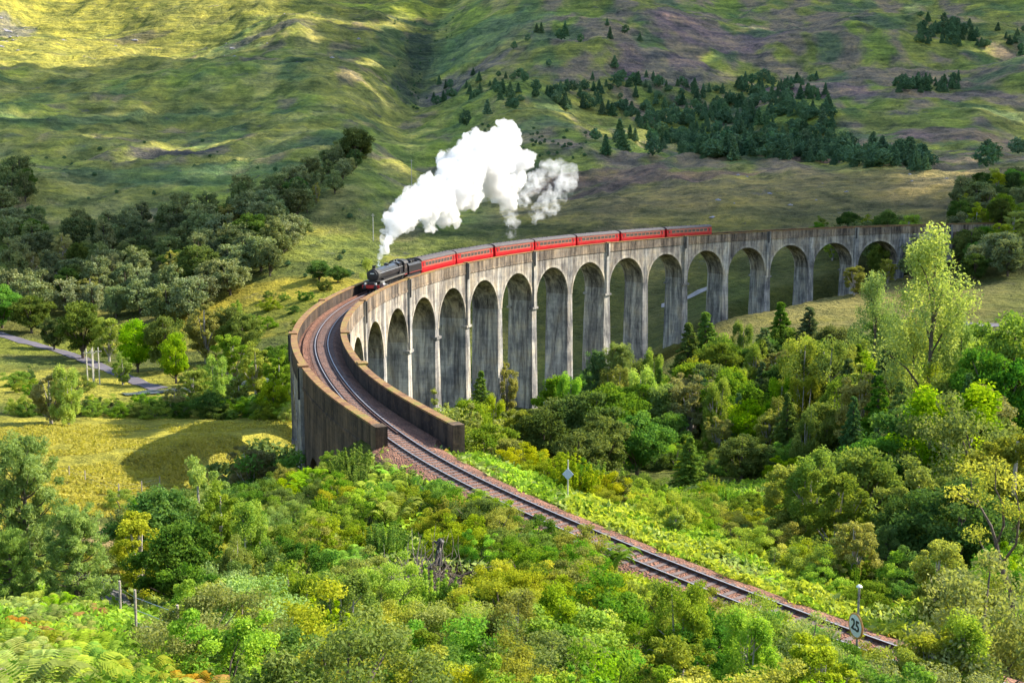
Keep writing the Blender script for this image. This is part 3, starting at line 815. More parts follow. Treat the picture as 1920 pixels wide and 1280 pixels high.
# ------------------------------------------------------------------ the train
def project(p):
    dz = p.z-CH; d = p.y*_c-dz*_s; u = p.y*_s+dz*_c
    return 960+CF*p.x/d, 640-CF*u/d
def i_at(px):
    a, b = 0., 16.
    for _ in range(40):
        m_ = (a+b)/2
        if project(P(m_, dT(m_), 0))[0] < px: a = m_
        else: b = m_
    return a
def place_vehicle(o, ia, ib):
    """front at ia, rear at ib"""
    a = P(ia, dT(ia), RAIL); b = P(ib, dT(ib), RAIL); c = (a+b)/2; d = a-b
    o.location = c; o.rotation_euler = (0, -math.asin(d.z/d.length), math.atan2(d.y, d.x)); return d.length
def wheel(parent, x, y, r, name='wheel', m=None, spokes=0):
    mb = MB(); s_ = 1 if y > 0 else -1
    mb.tube([(x, y-.07, r), (x, y+.07, r)], r, 20)
    wo = mb.build(name, m or M_BLK2, parent)
    mb = MB(); mb.tube([(x, y+.07*s_, r), (x, y+.1*s_, r)], r*.93, 20); mb.build('rim', M_STEEL if spokes else M_BLK2, wo)
    if spokes:
        mb = MB(); mb.tube([(x, y+.1*s_, r), (x, y+.13*s_, r)], r*.82, 20); mb.tube([(x, y+.13*s_, r), (x, y+.17*s_, r)], .16, 10)
        mb.build('wheel_centre', M_BLK, wo)
    return wo
bx_ = [779, 841.5, 917, 993, 1072, 1155, 1241, 1330]; IB = [i_at(x) for x in bx_]
LEN = np.mean([(P(IB[k], dT(IB[k]))-P(IB[k+1], dT(IB[k+1]))).length for k in range(7)])-.55
def make_coach():
    o = empty('railway_carriage'); L = LEN/2; 
    side = [(1.5, 1.15), (1.6, 1.7), (1.6, 2.5), (1.5, 3.75)]
    poly = side + [(-y, z) for y, z in side[::-1]]
    MB().prism(poly, -L+.25, L-.25).build('body', M_RED, o)
    arc = [(1.62*math.cos(t), 3.72+.72*math.sin(t)) for t in np.linspace(0, math.pi, 15)]
    r_o = MB().prism(arc, -L+.2, L-.2).build('roof', M_ROOF, o)
    for x in np.linspace(-L+2, L-2, 9): MB().box(x-.12, x+.12, -.12, .12, 4.4, 4.58).build('roof_vent', M_ROOF, r_o)
    for sd in (1, -1):
        nw = 9; xs = np.linspace(-L+3.1, L-3.1, nw); 
        for x in xs:
            fr = MB().box(x-.82, x+.82, sd*1.585-.03, sd*1.585+.03, 2.5, 3.42).build('window', M_CREAM, o)
            MB().box(x-.72, x+.72, sd*1.6-.03, sd*1.6+.03, 2.58, 3.34).build('pane', M_GLS, fr)
        for x in (-L+1.3, L-1.3):
            d_ = MB().box(x-.45, x+.45, sd*1.6-.03, sd*1.6+.03, 1.25, 3.5).build('door', M_RED, o)
            MB().box(x-.27, x+.27, sd*1.63-.02, sd*1.63+.02, 2.5, 3.3).build('window', M_GLS, d_)
            MB().box(x-.4, x-.32, sd*1.64-.02, sd*1.64+.02, 2.2, 2.35).build('handle', M_CREAM, d_)
        MB().box(-L+.3, L-.3, sd*1.61-.02, sd*1.61+.02, 2.32, 2.38).build('lining', M_CREAM, o)
        MB().box(-L+.3, L-.3, sd*1.57-.02, sd*1.57+.02, 3.56, 3.62).build('lining', M_CREAM, o)
    for e in (-1, 1):
        MB().box(e*(L+.02)-.26, e*(L+.02)+.26, -.7, .7, 1.5, 3.7).build('gangway', M_BLK2, o)
        bo = MB().box(e*(L-3.4)-1.9, e*(L-3.4)+1.9, -1.25, 1.25, .55, .95).build('bogie', M_BLK2, o)
        for dx in (-1.4, 1.4):
            for sd in (-1, 1): 
                mb = MB(); mb.tube([(e*(L-3.4)+dx, sd*.86-.06, .53), (e*(L-3.4)+dx, sd*.86+.06, .53)], .53, 18); mb.build('wheel', M_BLK2, bo)
    MB().box(-L+.4, L-.4, -1.3, 1.3, .95, 1.15).build('underframe', M_BLK2, o)
    MB().box(-2.6, 2.6, -1.1, 1.1, .5, .95).build('battery_box', M_BLK2, o)
    return o
proto_c = make_coach(); bpy.context.view_layer.update(); reg(proto_c)
ords = ['first red carriage, coupled directly behind the black tender', 'second red carriage behind the tender', 'third red carriage behind the tender, below the big steam cloud',
        'fourth and middle red carriage of the seven', 'fifth red carriage behind the tender', 'sixth red carriage, last but one of the train', 'seventh red carriage at the very tail of the train']
coaches = [proto_c]+[copy_tree(proto_c) for _ in range(6)]
for k, o in enumerate(coaches):
    place_vehicle(o, IB[k], IB[k+1]); tag(o, ords[k], 'carriage', 'crimson carriages of the steam train')

i_f, i_m = i_at(694), i_at(752)
lo = empty('steam_locomotive'); LL = place_vehicle(lo, i_f, i_m); lo.scale = (1, 1.1, 1.13); tag(lo, 'black steam locomotive with red buffer beam at the head of the train', 'locomotive')
H_ = LL/2-.3; k_ = 1.0
def lathe_x(mb, prof, zc, n=24):
    """prof: (x, r)"""
    mb.tube([(x, 0, zc) for x, r in prof], [r for x, r in prof], n); return mb
zc = 2.95
lathe_x(MB(), [(H_-3.7, 1.02), (-H_+4.9, 1.12)], zc).build('boiler', M_BLK, lo, True)
sb = lathe_x(MB(), [(H_-1.5, 1.06), (H_-3.7, 1.06)], zc).build('smokebox', M_BLK2, lo, True)
sd_ = lathe_x(MB(), [(H_-1.22, .55), (H_-1.3, .8), (H_-1.5, .92)], zc).build('smokebox_door', M_BLK2, sb, True)
ch = MB(); ch.tube([(H_-2.4, 0, zc+.95), (H_-2.4, 0, zc+1.1), (H_-2.4, 0, zc+1.55), (H_-2.4, 0, zc+1.62)], [.42, .3, .32, .4], 18); ch.build('chimney', M_BLK2, lo, True)
dm = MB(); dm.tube([(-.2, 0, zc+1.0), (-.2, 0, zc+1.3), (-.2, 0, zc+1.42), (-.2, 0, zc+1.46)], [.45, .42, .28, .05], 16); dm.build('steam_dome', M_BLK, lo, True)
fb = MB(); fb.prism([(-1.12, 1.6), (1.12, 1.6), (1.2, 2.6), (1.05, zc+1.0), (.6, zc+1.18), (-.6, zc+1.18), (-1.05, zc+1.0), (-1.2, 2.6)], -H_+2.6, -H_+5.2); fb.build('firebox', M_BLK, lo)
for y in (-.25, .25):
    t_ = MB(); t_.tube([(-H_+3.6, y, zc+1.1), (-H_+3.6, y, zc+1.5)], [.12, .07], 10); t_.build('safety_valve', M_STEEL, lo)
cabm = MB(); L0, L1 = -H_+.1, -H_+2.7
for sd in (-1, 1): cabm.box(L0+.6, L1, sd*1.42-.04, sd*1.42+.04, 1.6, 3.75)
cabm.box(L1-.08, L1, -1.46, 1.46, 2.3, 3.75); cab = cabm.build('cab', M_BLK, lo)
MB().prism([(1.6, 3.7), (1.25, 4.15), (.6, 4.38), (-.6, 4.38), (-1.25, 4.15), (-1.6, 3.7), (-1.5, 3.66), (1.5, 3.66)], L0-.1, L1+.1).build('roof', M_BLK2, cab)
for sd in (-1, 1):
    for x in (L0+1.15, L0+1.95): MB().box(x-.3, x+.3, sd*1.47-.02, sd*1.47+.02, 2.75, 3.4).build('window', M_GLS, cab)
    MB().box(L0+.7, L1-.1, sd*1.475-.012, sd*1.475+.012, 1.72, 1.78).build('lining', M_BEAM, cab)
rp = MB(); rp.box(-H_+.3, H_-1.0, -1.5, 1.5, 1.95, 2.05); rp.box(H_-1.0, H_, -1.5, 1.5, 1.45, 1.55); rp.box(-H_+.3, H_-.1, -.6, .6, .9, 1.9); rp.build('running_plate', M_BLK2, lo)
for sd in (-1, 1):
    MB().box(-H_+2.6, H_-1.0, sd*1.5-.03, sd*1.5+.03, 1.82, 2.06).build('valance', M_STEEL, lo)
    MB().box(H_-4.8, H_-3.8, sd*1.15-.25, sd*1.15+.25, 2.05, 2.3).build('lubricator', M_BLK, lo)
    for x in (H_-5.6, H_-7.9, H_-10.2):
        if x > -H_+1: wheel(lo, x, sd*.92, 1.05, 'driving_wheel', None, 1)
    for x in (H_-1.7, H_-3.9): wheel(lo, x, sd*.92, .55, 'leading_wheel')
    cy2 = MB(); cy2.tube([(H_-3.4, sd*1.33, 1.25), (H_-2.1, sd*1.33, 1.25)], .42, 16); cy2.tube([(H_-3.4, sd*1.33, 1.75), (H_-2.1, sd*1.33, 1.75)], .26, 12); cy2.build('cylinder', M_STEEL, lo, True)
    rd = MB(); rd.tube([(H_-3.4, sd*1.25, 1.25), (H_-5.0, sd*1.25, 1.2), (H_-7.9, sd*1.25, .75)], .08, 6); rd.build('connecting_rod', M_STEEL, lo)
    rd = MB(); rd.tube([(H_-5.6, sd*1.18, .75), (H_-10.2, sd*1.18, .75)], .09, 6); rd.build('coupling_rod', M_STEEL, lo)
    hr = MB(); hr.tube([(H_-1.6, sd*1.15, 3.3), (-H_+2.8, sd*1.2, 3.3)], .045, 6); hr.build('handrail', M_STEEL, lo)
    bu = MB(); bu.tube([(H_, sd*.95, 1.2), (H_+.45, sd*.95, 1.2), (H_+.46, sd*.95, 1.2), (H_+.54, sd*.95, 1.2)], [.15, .13, .3, .3], 14); bu.build('buffer', M_BLK2, lo)
    hl = MB(); hl.box(H_-.15, H_+.08, sd*.95-.12, sd*.95+.12, 1.56, 1.85); hl.build('headlamp', M_WHITE, lo)
MB().box(H_-.1, H_+.02, -1.5, 1.5, .95, 1.5).build('buffer_beam', M_BEAM, lo)
MB().box(H_-1.22, H_-1.18, -.35, .35, zc+.28, zc+.42).build('number_plate', M_WHITE, sb)
i_t0, i_t1 = i_at(752.5), i_at(778)
te = empty('coal_tender'); TL = place_vehicle(te, i_t0, i_t1)/2-.15; te.scale = (1, 1.06, 1.1); tag(te, 'black coal tender coupled between locomotive and first carriage', 'tender')
MB().prism([(1.45, 1.5), (1.5, 1.6), (1.5, 3.1), (1.2, 3.5), (-1.2, 3.5), (-1.5, 3.1), (-1.5, 1.6), (-1.45, 1.5)], -TL, TL-.3).build('tank', M_BLK, te)
MB().box(-TL, TL, -1.25, 1.25, .8, 1.5).build('underframe', M_BLK2, te)
cm = MB(); rg = random.Random(5)
for q in range(60):
    x = rg.uniform(-TL+1, TL-.8); y = rg.uniform(-.9, .9); s_ = rg.uniform(.12, .28); z = 3.5+.3*(1-(y/1.1)**2)
    M = Matrix.Translation((x, y, z)) @ Matrix.Rotation(rg.uniform(0, 3), 4, (rg.random(), rg.random(), rg.random()+.1)); cm.box(-s_, s_, -s_, s_, -s_*.7, s_*.7, M)
cm.build('coal', M_BLK2, te)
for sd in (-1, 1):
    for x in (-TL+1.1, 0, TL-1.4): wheel(te, x, sd*.92, .62)
    MB().box(-TL+.2, TL-.5, sd*1.515-.012, sd*1.515+.012, 1.75, 1.8).build('lining', M_BEAM, te)
    mb = MB(); mb.tube([(-TL+.1, sd*1.53, 1.6), (-TL+.1, sd*1.53, 3.0)], .03, 5); mb.build('handrail', M_STEEL, te)

# ------------------------------------------------------------------ steam
def steam_cloud(name, blobs, label, seed, vox, dens, wisp=False):
    rg = random.Random(seed); bm = bmesh.new()
    for px, py, rad, r in blobs:
        dx, dy, dz = ray(px, py); L = math.hypot(dx, dy); p = Vector((dx/L*r, dy/L*r, CH+dz/L*r)); R = rad/CF*r
        for q in range(9):
            if q == 0: c, rr_ = p, R*.85
            else:
                d = Vector((rg.gauss(0, 1), rg.gauss(0, 1), rg.gauss(0, 1))).normalized(); c = p+d*R*.72; rr_ = R*rg.uniform(.28, .5)
            bmesh.ops.create_icosphere(bm, subdivisions=3, radius=max(rr_, .3), matrix=Matrix.Translation(c))
    me = bpy.data.meshes.new(name); bm.to_mesh(me); bm.free()
    o = link(name, me)
    md = o.modifiers.new('r', 'REMESH'); md.mode = 'VOXEL'; md.voxel_size = vox
    dg = bpy.context.evaluated_depsgraph_get(); me2 = bpy.data.meshes.new_from_object(o.evaluated_get(dg)); o.modifiers.clear(); o.data = me2
    from mathutils import noise as mn
    me2.update(); co = np.empty(len(me2.vertices)*3); me2.vertices.foreach_get('co', co); co = co.reshape(-1, 3)
    no = np.empty(len(me2.vertices)*3); me2.vertices.foreach_get('normal', no); no = no.reshape(-1, 3)
    out = co.copy()
    for k in range(len(co)):
        v = Vector(co[k]); a = mn.noise(v*.22)*1.6+abs(mn.noise(v*.55))*1.9+abs(mn.noise(v*1.2))*1.1+abs(mn.noise(v*2.6))*.45-.9
        out[k] = co[k]+no[k]*a*.9
    me2.vertices.foreach_set('co', out.ravel()); me2.update()
    m = bpy.data.materials.new(name+'_vapour'); m.use_nodes = True; n = m.node_tree; n.nodes.clear()
    pv = nd(n, 'ShaderNodeVolumePrincipled'); pv.inputs['Color'].default_value = (.985, .985, .99, 1); pv.inputs['Density'].default_value = dens; pv.inputs['Anisotropy'].default_value = .1
    if wisp:
        f = ramp(n, noise(n, .3 if wisp == 1 else .42, 6, coords(n), .72), [(.36 if wisp == 1 else .44, (0, 0, 0)), (.56 if wisp == 1 else .64, (dens, dens, dens))]); n.links.new(f, pv.inputs['Density'])
    out_ = nd(n, 'ShaderNodeOutputMaterial'); n.links.new(pv.outputs[0], out_.inputs['Volume'])
    me2.materials.clear(); me2.materials.append(m)
    tag(o, label, 'steam'); return o
def rs(px): return 208+(px-712)*.27
B1 = [(709, 497, 3.2), (711, 491, 4.5), (713, 484, 6), (715, 476, 8), (717, 466, 10), (722, 452, 14), (733, 436, 18), (742, 418, 22), (760, 402, 28), (778, 384, 32), (800, 378, 34), (800, 420, 18), (822, 362, 36), (835, 400, 26), (848, 344, 40), (868, 322, 42), (880, 362, 32),
      (890, 300, 42), (915, 320, 42), (915, 282, 36), (938, 268, 32), (952, 245, 17), (950, 300, 40), (960, 335, 28), (948, 366, 24), (868, 275, 16), (892, 258, 16), (978, 300, 12), (925, 345, 34)]
B2 = [(952, 395, 16), (956, 418, 13), (958, 436, 11), (978, 372, 20), (992, 350, 18), (1010, 335, 20), (1030, 320, 18), (1050, 312, 15), (1066, 325, 17), (1072, 345, 14), (1050, 360, 18), (1028, 378, 22), (1008, 400, 16), (1000, 412, 10), (1060, 340, 16)]
steam_cloud('steam_plume', [(a, b, c*1.08+1, rs(a)) for a, b, c in B1], 'dense white steam plume rising from the locomotive chimney', 3, .4, 1.0, 1)
steam_cloud('steam_puff', [(a, b, c*1.15, rs(a)+6) for a, b, c in B2], 'thin torn bluish puff of steam trailing right of the main plume', 5, .5, .3, 2)
#MARK_VEG
# ------------------------------------------------------------------ trees placed one by one: (px, top py, distance, kind, width factor, name, label)
def tree_at(px, py, r, key, wf, name, label, cat='tree', group=None, hmin=2., hmax=40, parts=True, seed=None):
    x, y = xy(px, r, py+90); g = gz(x, y); H = CH+slope_of(px, py)*r-g+.3
    if H < hmin or H > hmax: print('height', key, px, py, r, round(H, 1))
    H = max(hmin, min(hmax, H))
    return plant(key, x, y, H, H*wf, name, label, cat, group, parts, z=g, sink=.25, seed=seed)
TREES = [
 # left meadow and wood edge
 (258, 600, 345, 'brt', 1.0, 'broadleaf_tree', 'bright green round tree standing beside the road on the left'),
 (312, 582, 340, 'mid', .9, 'broadleaf_tree', 'tall bright-topped green tree just right of the round roadside tree'),
 (330, 625, 318, 'brt', .8, 'broadleaf_tree', 'leafy green tree with a bare lower trunk near the end of the road'),
 (155, 565, 380, 'dark', 1.1, 'broadleaf_tree', 'dark round tree standing on the far verge of the road'),
 (103, 590, 400, 'dark', .9, 'broadleaf_tree', 'small dark tree left of the dark round verge tree'),
 (60, 548, 430, 'dark', 1.2, 'broadleaf_tree', 'wide dark green tree near the start of the road'),
 (5, 530, 440, 'mid', 1.2, 'broadleaf_tree', 'green tree cut by the left edge of the picture'),
 (205, 588, 372, 'olive', 1.0, 'broadleaf_tree', 'grey olive tree between the dark verge tree and the bright round tree'),
 (385, 555, 350, 'tan', 1.05, 'broadleaf_tree', 'large tree with a reddish brown top at the foot of the dark wood'),
 (428, 575, 352, 'dark', .9, 'broadleaf_tree', 'dark green tree right of the reddish-topped tree'),
 (455, 580, 345, 'mid', 1.0, 'broadleaf_tree', 'green bushy tree at the edge of the yellow meadow'),
 (520, 640, 300, 'mid', 1.2, 'broadleaf_tree', 'low green tree below the yellow meadow'),
 (232, 660, 322, 'olive', 1.1, 'broadleaf_tree', 'low grey-green tree left of the bare-trunk tree'),
 (438, 620, 300, 'olive', 1.1, 'birch_tree', 'olive birch in the middle of the valley-floor trees left of the viaduct'),
 (480, 640, 285, 'olive', 1.1, 'birch_tree', 'broad olive birch close to the curved end of the viaduct'),
 (525, 655, 270, 'olive', 1.0, 'birch_tree', 'olive birch touching the outline of the viaduct bend'),
 (410, 668, 270, 'gbirch', 1.0, 'birch_tree', 'pale olive birch with rounded top in front of the valley-floor trees'),
 (450, 700, 250, 'olive', 1.0, 'birch_tree', 'yellow-olive birch in the lowest row left of the viaduct'),
 (515, 712, 236, 'brt', 1.1, 'broadleaf_tree', 'bright green tree at the foot of the viaduct bend'),
 (365, 688, 262, 'olive', 1.2, 'birch_tree', 'pale birch beside the end of the road'),
 (330, 720, 250, 'tan', 1.2, 'broadleaf_tree', 'low brownish tree beside the end of the road'),
 (395, 730, 240, 'mid', 1.2, 'broadleaf_tree', 'low green tree behind the shaded meadow'),
 (95, 690, 235, 'tan', 1.2, 'broadleaf_tree', 'rounded tan-green tree in the left meadow'),
 (128, 688, 232, 'gbirch', 1.0, 'birch_tree', 'yellow-green birch growing against the tan-green meadow tree'),
 (668, 240, 640, 'dark', 1.25, 'broadleaf_tree', 'lone dark round tree on the spur above the wood'),
 (690, 482, 400, 'poplar', 1.0, 'poplar_tree', 'pale upright tree just left of the locomotive smokebox'),
 (600, 488, 430, 'dark', 1.7, 'broadleaf_tree', 'dark green bushy tree on the slope left of the locomotive'),
 (635, 496, 425, 'mid', 1.5, 'broadleaf_tree', 'green bushy tree between the slope bush and the locomotive'),
 # behind and under the viaduct, right side
 (1752, 432, 165, 'poplar', 1.0, 'aspen_tree', 'tallest tree, an airy aspen rising above the far end of the viaduct'),
 (1712, 590, 172, 'poplar', .9, 'aspen_tree', 'second airy stem leaning against the left side of the tallest aspen'),
 (1800, 600, 168, 'poplar', .9, 'aspen_tree', 'airy aspen stem growing against the right side of the tallest aspen'),
 (1642, 515, 215, 'poplar', 1.0, 'poplar_tree', 'slender pale poplar left of the tallest aspen'),
 (1600, 495, 372, 'olive', 1.3, 'broadleaf_tree', 'olive bush-like tree standing at the foot of a far pier'),
 (1322, 578, 262, 'gspruce', 1.3, 'spruce_tree', 'bright green spruce below the tenth arch'),
 (1290, 598, 258, 'gspruce', 1.2, 'spruce_tree', 'green spruce left of the bright spruce below the arches'),
 (1350, 620, 255, 'mid', .9, 'broadleaf_tree', 'green tree right of the bright spruce below the arches'),
 (1392, 606, 262, 'gbirch', .9, 'birch_tree', 'rounded yellow-olive birch standing alone before the lit field'),
 (1462, 560, 262, 'gspruce', 1.3, 'spruce_tree', 'light green spruce rising highest before the lit field'),
 (1515, 570, 255, 'spruce', 1.4, 'spruce_tree', 'dark spruce right of the light green spruce'),
 (1430, 610, 238, 'spruce', 1.5, 'spruce_tree', 'broad dark spruce in front of the light green spruce'),
 (1560, 610, 240, 'dark', 1.0, 'broadleaf_tree', 'dark tree behind the pair of tan birches'),
 (1500, 628, 192, 'birch', 1.2, 'birch_tree', 'left one of the pair of tall tan birches'),
 (1542, 632, 190, 'birch', 1.3, 'birch_tree', 'right one of the pair of tall tan birches'),
 (1612, 680, 168, 'tiered', 1.1, 'larch_tree', 'yellow larch with flat layered branches and gaps between them'),
 (1660, 640, 196, 'spruce', 1.3, 'spruce_tree', 'dark blue-green spruce behind the yellow larch'),
 (1702, 610, 190, 'dark', .5, 'cypress_tree', 'narrow dark columnar tree left of the tallest aspen'),
 (1725, 640, 182, 'gspruce', .8, 'spruce_tree', 'narrow bright green spruce beside the dark column tree'),
 (1655, 722, 172, 'spine', 1.0, 'pine_tree', 'small blue-green pine right of the yellow larch'),
 (1590, 650, 210, 'spruce', 1.2, 'spruce_tree', 'dark spruce behind the yellow larch on its left'),
 (1900, 590, 158, 'brt', .9, 'broadleaf_tree', 'light green tree at the right edge beside the moor'),
 (1880, 640, 150, 'mid', .9, 'broadleaf_tree', 'green tree below the light green tree at the right edge'),
 (1310, 676, 232, 'tan', 1.2, 'birch_tree', 'large pinkish tan birch in the middle of the valley trees'),
 (1275, 700, 225, 'tan', 1.1, 'birch_tree', 'smaller pinkish tan birch left of the large tan birch'),
 (1370, 680, 222, 'brt', 1.0, 'broadleaf_tree', 'bright green tree right of the large tan birch'),
 (1160, 650, 238, 'pine', .9, 'pine_tree', 'dark pine with flat tiers in front of the tall piers'),
 (1120, 665, 240, 'spine', 1.0, 'pine_tree', 'smaller pine left of the flat-tiered pine'),
 (1225, 660, 245, 'gbirch', .9, 'birch_tree', 'olive birch right of the flat-tiered pine'),
 (1200, 690, 205, 'gbirch', 1.0, 'birch_tree', 'tall yellow-olive birch at the edge of the dark thicket'),
 (1150, 712, 192, 'mid', 1.1, 'broadleaf_tree', 'round dark green tree at the top of the middle thicket'),
 (1095, 718, 190, 'mid', 1.1, 'broadleaf_tree', 'yellow-topped green tree at the top of the middle thicket'),
 (1050, 738, 190, 'dark', 1.2, 'broadleaf_tree', 'dark green tree at the left end of the middle thicket'),
 (1020, 770, 172, 'dark', 1.2, 'broadleaf_tree', 'dark round tree low in the left end of the middle thicket'),
 (1130, 770, 162, 'dark', 1.1, 'broadleaf_tree', 'dark tree in the centre of the middle thicket'),
 (1195, 765, 168, 'mid', 1.1, 'broadleaf_tree', 'green tree low on the right of the middle thicket'),
 (1085, 800, 150, 'dark', 1.1, 'broadleaf_tree', 'dark tree at the front foot of the middle thicket'),
 (1250, 770, 190, 'mid', 1.1, 'broadleaf_tree', 'green tree between the thicket and the pointed lime tree'),
 (1292, 815, 150, 'gspruce', 1.5, 'spruce_tree', 'small bright green pointed tree in front of the tan birches'),
 (1345, 780, 180, 'tan', 1.1, 'birch_tree', 'low tan birch right of the pointed lime tree'),
 (1400, 745, 185, 'brt', 1.2, 'broadleaf_tree', 'yellow-green tree below the bright green tree'),
 (1440, 770, 175, 'olive', 1.2, 'birch_tree', 'low olive birch in front of the pair of tall tan birches'),
 (1390, 810, 155, 'dark', 1.3, 'broadleaf_tree', 'dark brownish tree above the right edge of the lit scrub'),
 (902, 690, 236, 'gspruce', 1.1, 'spruce_tree', 'lime green conical tree against the tall piers'),
 (950, 668, 278, 'tan', .7, 'birch_tree', 'thin brown bare-looking tree between two tall piers'),
 (840, 712, 182, 'shg', 1.2, 'willow_tree', 'grey-green feathery willow rising behind the parapet end'),
 (800, 722, 186, 'sgr', 1.0, 'willow_tree', 'rounded grey-green willow left of the feathery one'),
 (880, 740, 190, 'brt', 1.1, 'broadleaf_tree', 'lime green tree right of the feathery willow'),
 (930, 745, 205, 'gbirch', 1.1, 'birch_tree', 'olive-green birch below the conical lime tree'),
 (975, 760, 200, 'olive', 1.2, 'birch_tree', 'low olive birch left of the dark thicket'),
 (905, 790, 150, 'brt', 1.3, 'broadleaf_tree', 'bright yellow-green bushy tree right of the parapet end'),
 (950, 815, 138, 'olive', 1.4, 'broadleaf_tree', 'low olive tree between the parapet end and the dark thicket'),
 # right-hand slope
 (1480, 858, 98, 'olive', 1.1, 'birch_tree', 'tan birch on the right slope standing in front of the dark trees'),
 (1520, 850, 96, 'gbirch', 1.1, 'birch_tree', 'lit yellow-green birch against the tan birch on the right slope'),
 (1570, 868, 92, 'olive', 1.0, 'birch_tree', 'grey-olive birch right of the lit yellow-green birch'),
 (1605, 830, 105, 'mid', 1.0, 'broadleaf_tree', 'green tree behind the grey-olive birch'),
 (1650, 800, 118, 'mid', 1.1, 'broadleaf_tree', 'dark-hearted green tree in the right-hand wood'),
 (1600, 975, 76, 'tan', 1.1, 'birch_tree', 'rounded tan bush-like birch above the speed sign'),
 (1660, 990, 80, 'spine', 1.0, 'pine_tree', 'small blue-green pine right of the tan birch'),
 (1700, 750, 128, 'mid', 1.1, 'broadleaf_tree', 'green tree at the left of the wide speckled willow'),
 (1780, 725, 118, 'gbirch', 1.5, 'willow_tree', 'wide speckled willow in the right-hand wood'),
 (1850, 745, 110, 'sgr', .9, 'willow_tree', 'pale speckled willow near the right edge'),
 (1905, 790, 100, 'olive', 1.2, 'willow_tree', 'speckled willow touching the right edge'),
 (1720, 850, 92, 'olive', 1.1, 'willow_tree', 'olive willow in the middle of the right-hand wood'),
 (1800, 880, 82, 'mid', 1.1, 'broadleaf_tree', 'green tree behind the bare forked tree'),
 (1700, 930, 84, 'dark', 1.0, 'broadleaf_tree', 'dark green tree low in the right-hand wood'),
 (1760, 1000, 66, 'olive', 1.1, 'willow_tree', 'olive willow left of the bare forked tree'),
 (1840, 1060, 52, 'sgr', .9, 'willow_tree', 'grey-green willow low on the right edge slope'),
 (1745, 1180, 49, 'olive', 1.3, 'birch_tree', 'low olive birch hiding the end of the visible track'),
 (1800, 1150, 50, 'gbirch', 1.2, 'birch_tree', 'yellow-green birch right of the birch that hides the track'),
 (1720, 1225, 44, 'sgr', 1.2, 'willow_tree', 'grey-green willow bush at the point where the track leaves the picture'),
 (512, 812, 158, 'dark', 1.3, 'broadleaf_tree', 'dark bush-like tree at the left foot of the viaduct'),
 (470, 835, 128, 'tan', 1.2, 'broadleaf_tree', 'brownish bushy tree left of the dark one at the viaduct foot'),
 (545, 835, 128, 'smi', 1.2, 'broadleaf_tree', 'green bushy tree touching the near left pier'),
 (665, 815, 92, 'shb', 1.0, 'willowherb_clump', 'bright green shoots standing before the left parapet end'),
 (720, 905, 78, 'sbr', 1.3, 'hazel_shrub', 'leafy bright shrub by the ballast below the left parapet end'),
 (1075, 835, 92, 'shy', 1.2, 'willowherb_clump', 'tall pale spires of growth behind the diamond sign'),
 (1120, 850, 96, 'shb', 1.2, 'willowherb_clump', 'tall green spires of growth right of the diamond sign'),
 (300, 905, 74, 'mid', 1.0, 'broadleaf_tree', 'tall dark-based green tree at the left of the hollow'),
 (262, 955, 68, 'olive', 1.1, 'birch_tree', 'grey-olive birch at the left end of the hollow'),
 (415, 905, 72, 'olive', 1.0, 'birch_tree', 'olive birch behind the middle of the hollow'),
 (470, 940, 64, 'gbirch', 1.0, 'birch_tree', 'yellow-green birch at the right end of the hollow'),
 (345, 970, 62, 'mid', 1.1, 'broadleaf_tree', 'green tree in the middle of the left-hand hollow'),
 (440, 1010, 60, 'birch', 1.1, 'birch_tree', 'upright olive birch in the left-hand hollow'),
 (395, 1085, 48, 'olive', 1.0, 'birch_tree', 'low olive birch right of the near fence'),
 (560, 1060, 44, 'birch', 1.3, 'birch_tree', 'large feathery olive birch at the bottom of the picture left of centre'),
 (640, 1075, 42, 'gbirch', 1.3, 'birch_tree', 'yellow-green birch against the large feathery birch'),
 (500, 1110, 40, 'olive', 1.2, 'birch_tree', 'olive birch left of the large feathery birch'),
 (960, 1120, 42, 'birch', 1.4, 'birch_tree', 'olive feathery birch at the bottom right of the dead branches'),
 (1050, 1110, 44, 'gbirch', 1.3, 'birch_tree', 'yellow-green feathery birch between scrub and track at the bottom'),
 (1280, 1095, 48, 'birch', 1.2, 'birch_tree', 'pale olive birch touching the near rail'),
 (1400, 1150, 44, 'gbirch', 1.2, 'birch_tree', 'green birch below the near rail left of the speed sign'),
 (1260, 1180, 36, 'olive', 1.2, 'birch_tree', 'olive birch at the bottom edge below the pale olive birch'),
 (1540, 1190, 42, 'olive', 1.2, 'birch_tree', 'olive birch just left of the speed sign'),
 # near left
 (45, 838, 58, 'pine', 1.0, 'pine_tree', 'young pine with long blue-green needles at the left edge'),
 (140, 960, 50, 'pine', 1.15, 'pine_tree', 'shorter bushy pine right of the young pine'),
 (20, 1000, 50, 'pine', 1.15, 'pine_tree', 'low pine in front of the young pine at the left edge'),
 (372, 850, 80, 'olive', .8, 'birch_tree', 'grey-green birch standing above the scrub on the near left slope'),
]
for (px, py, r, key, wf, nm, lab) in TREES: tree_at(px, py, r, key, wf, nm, lab)

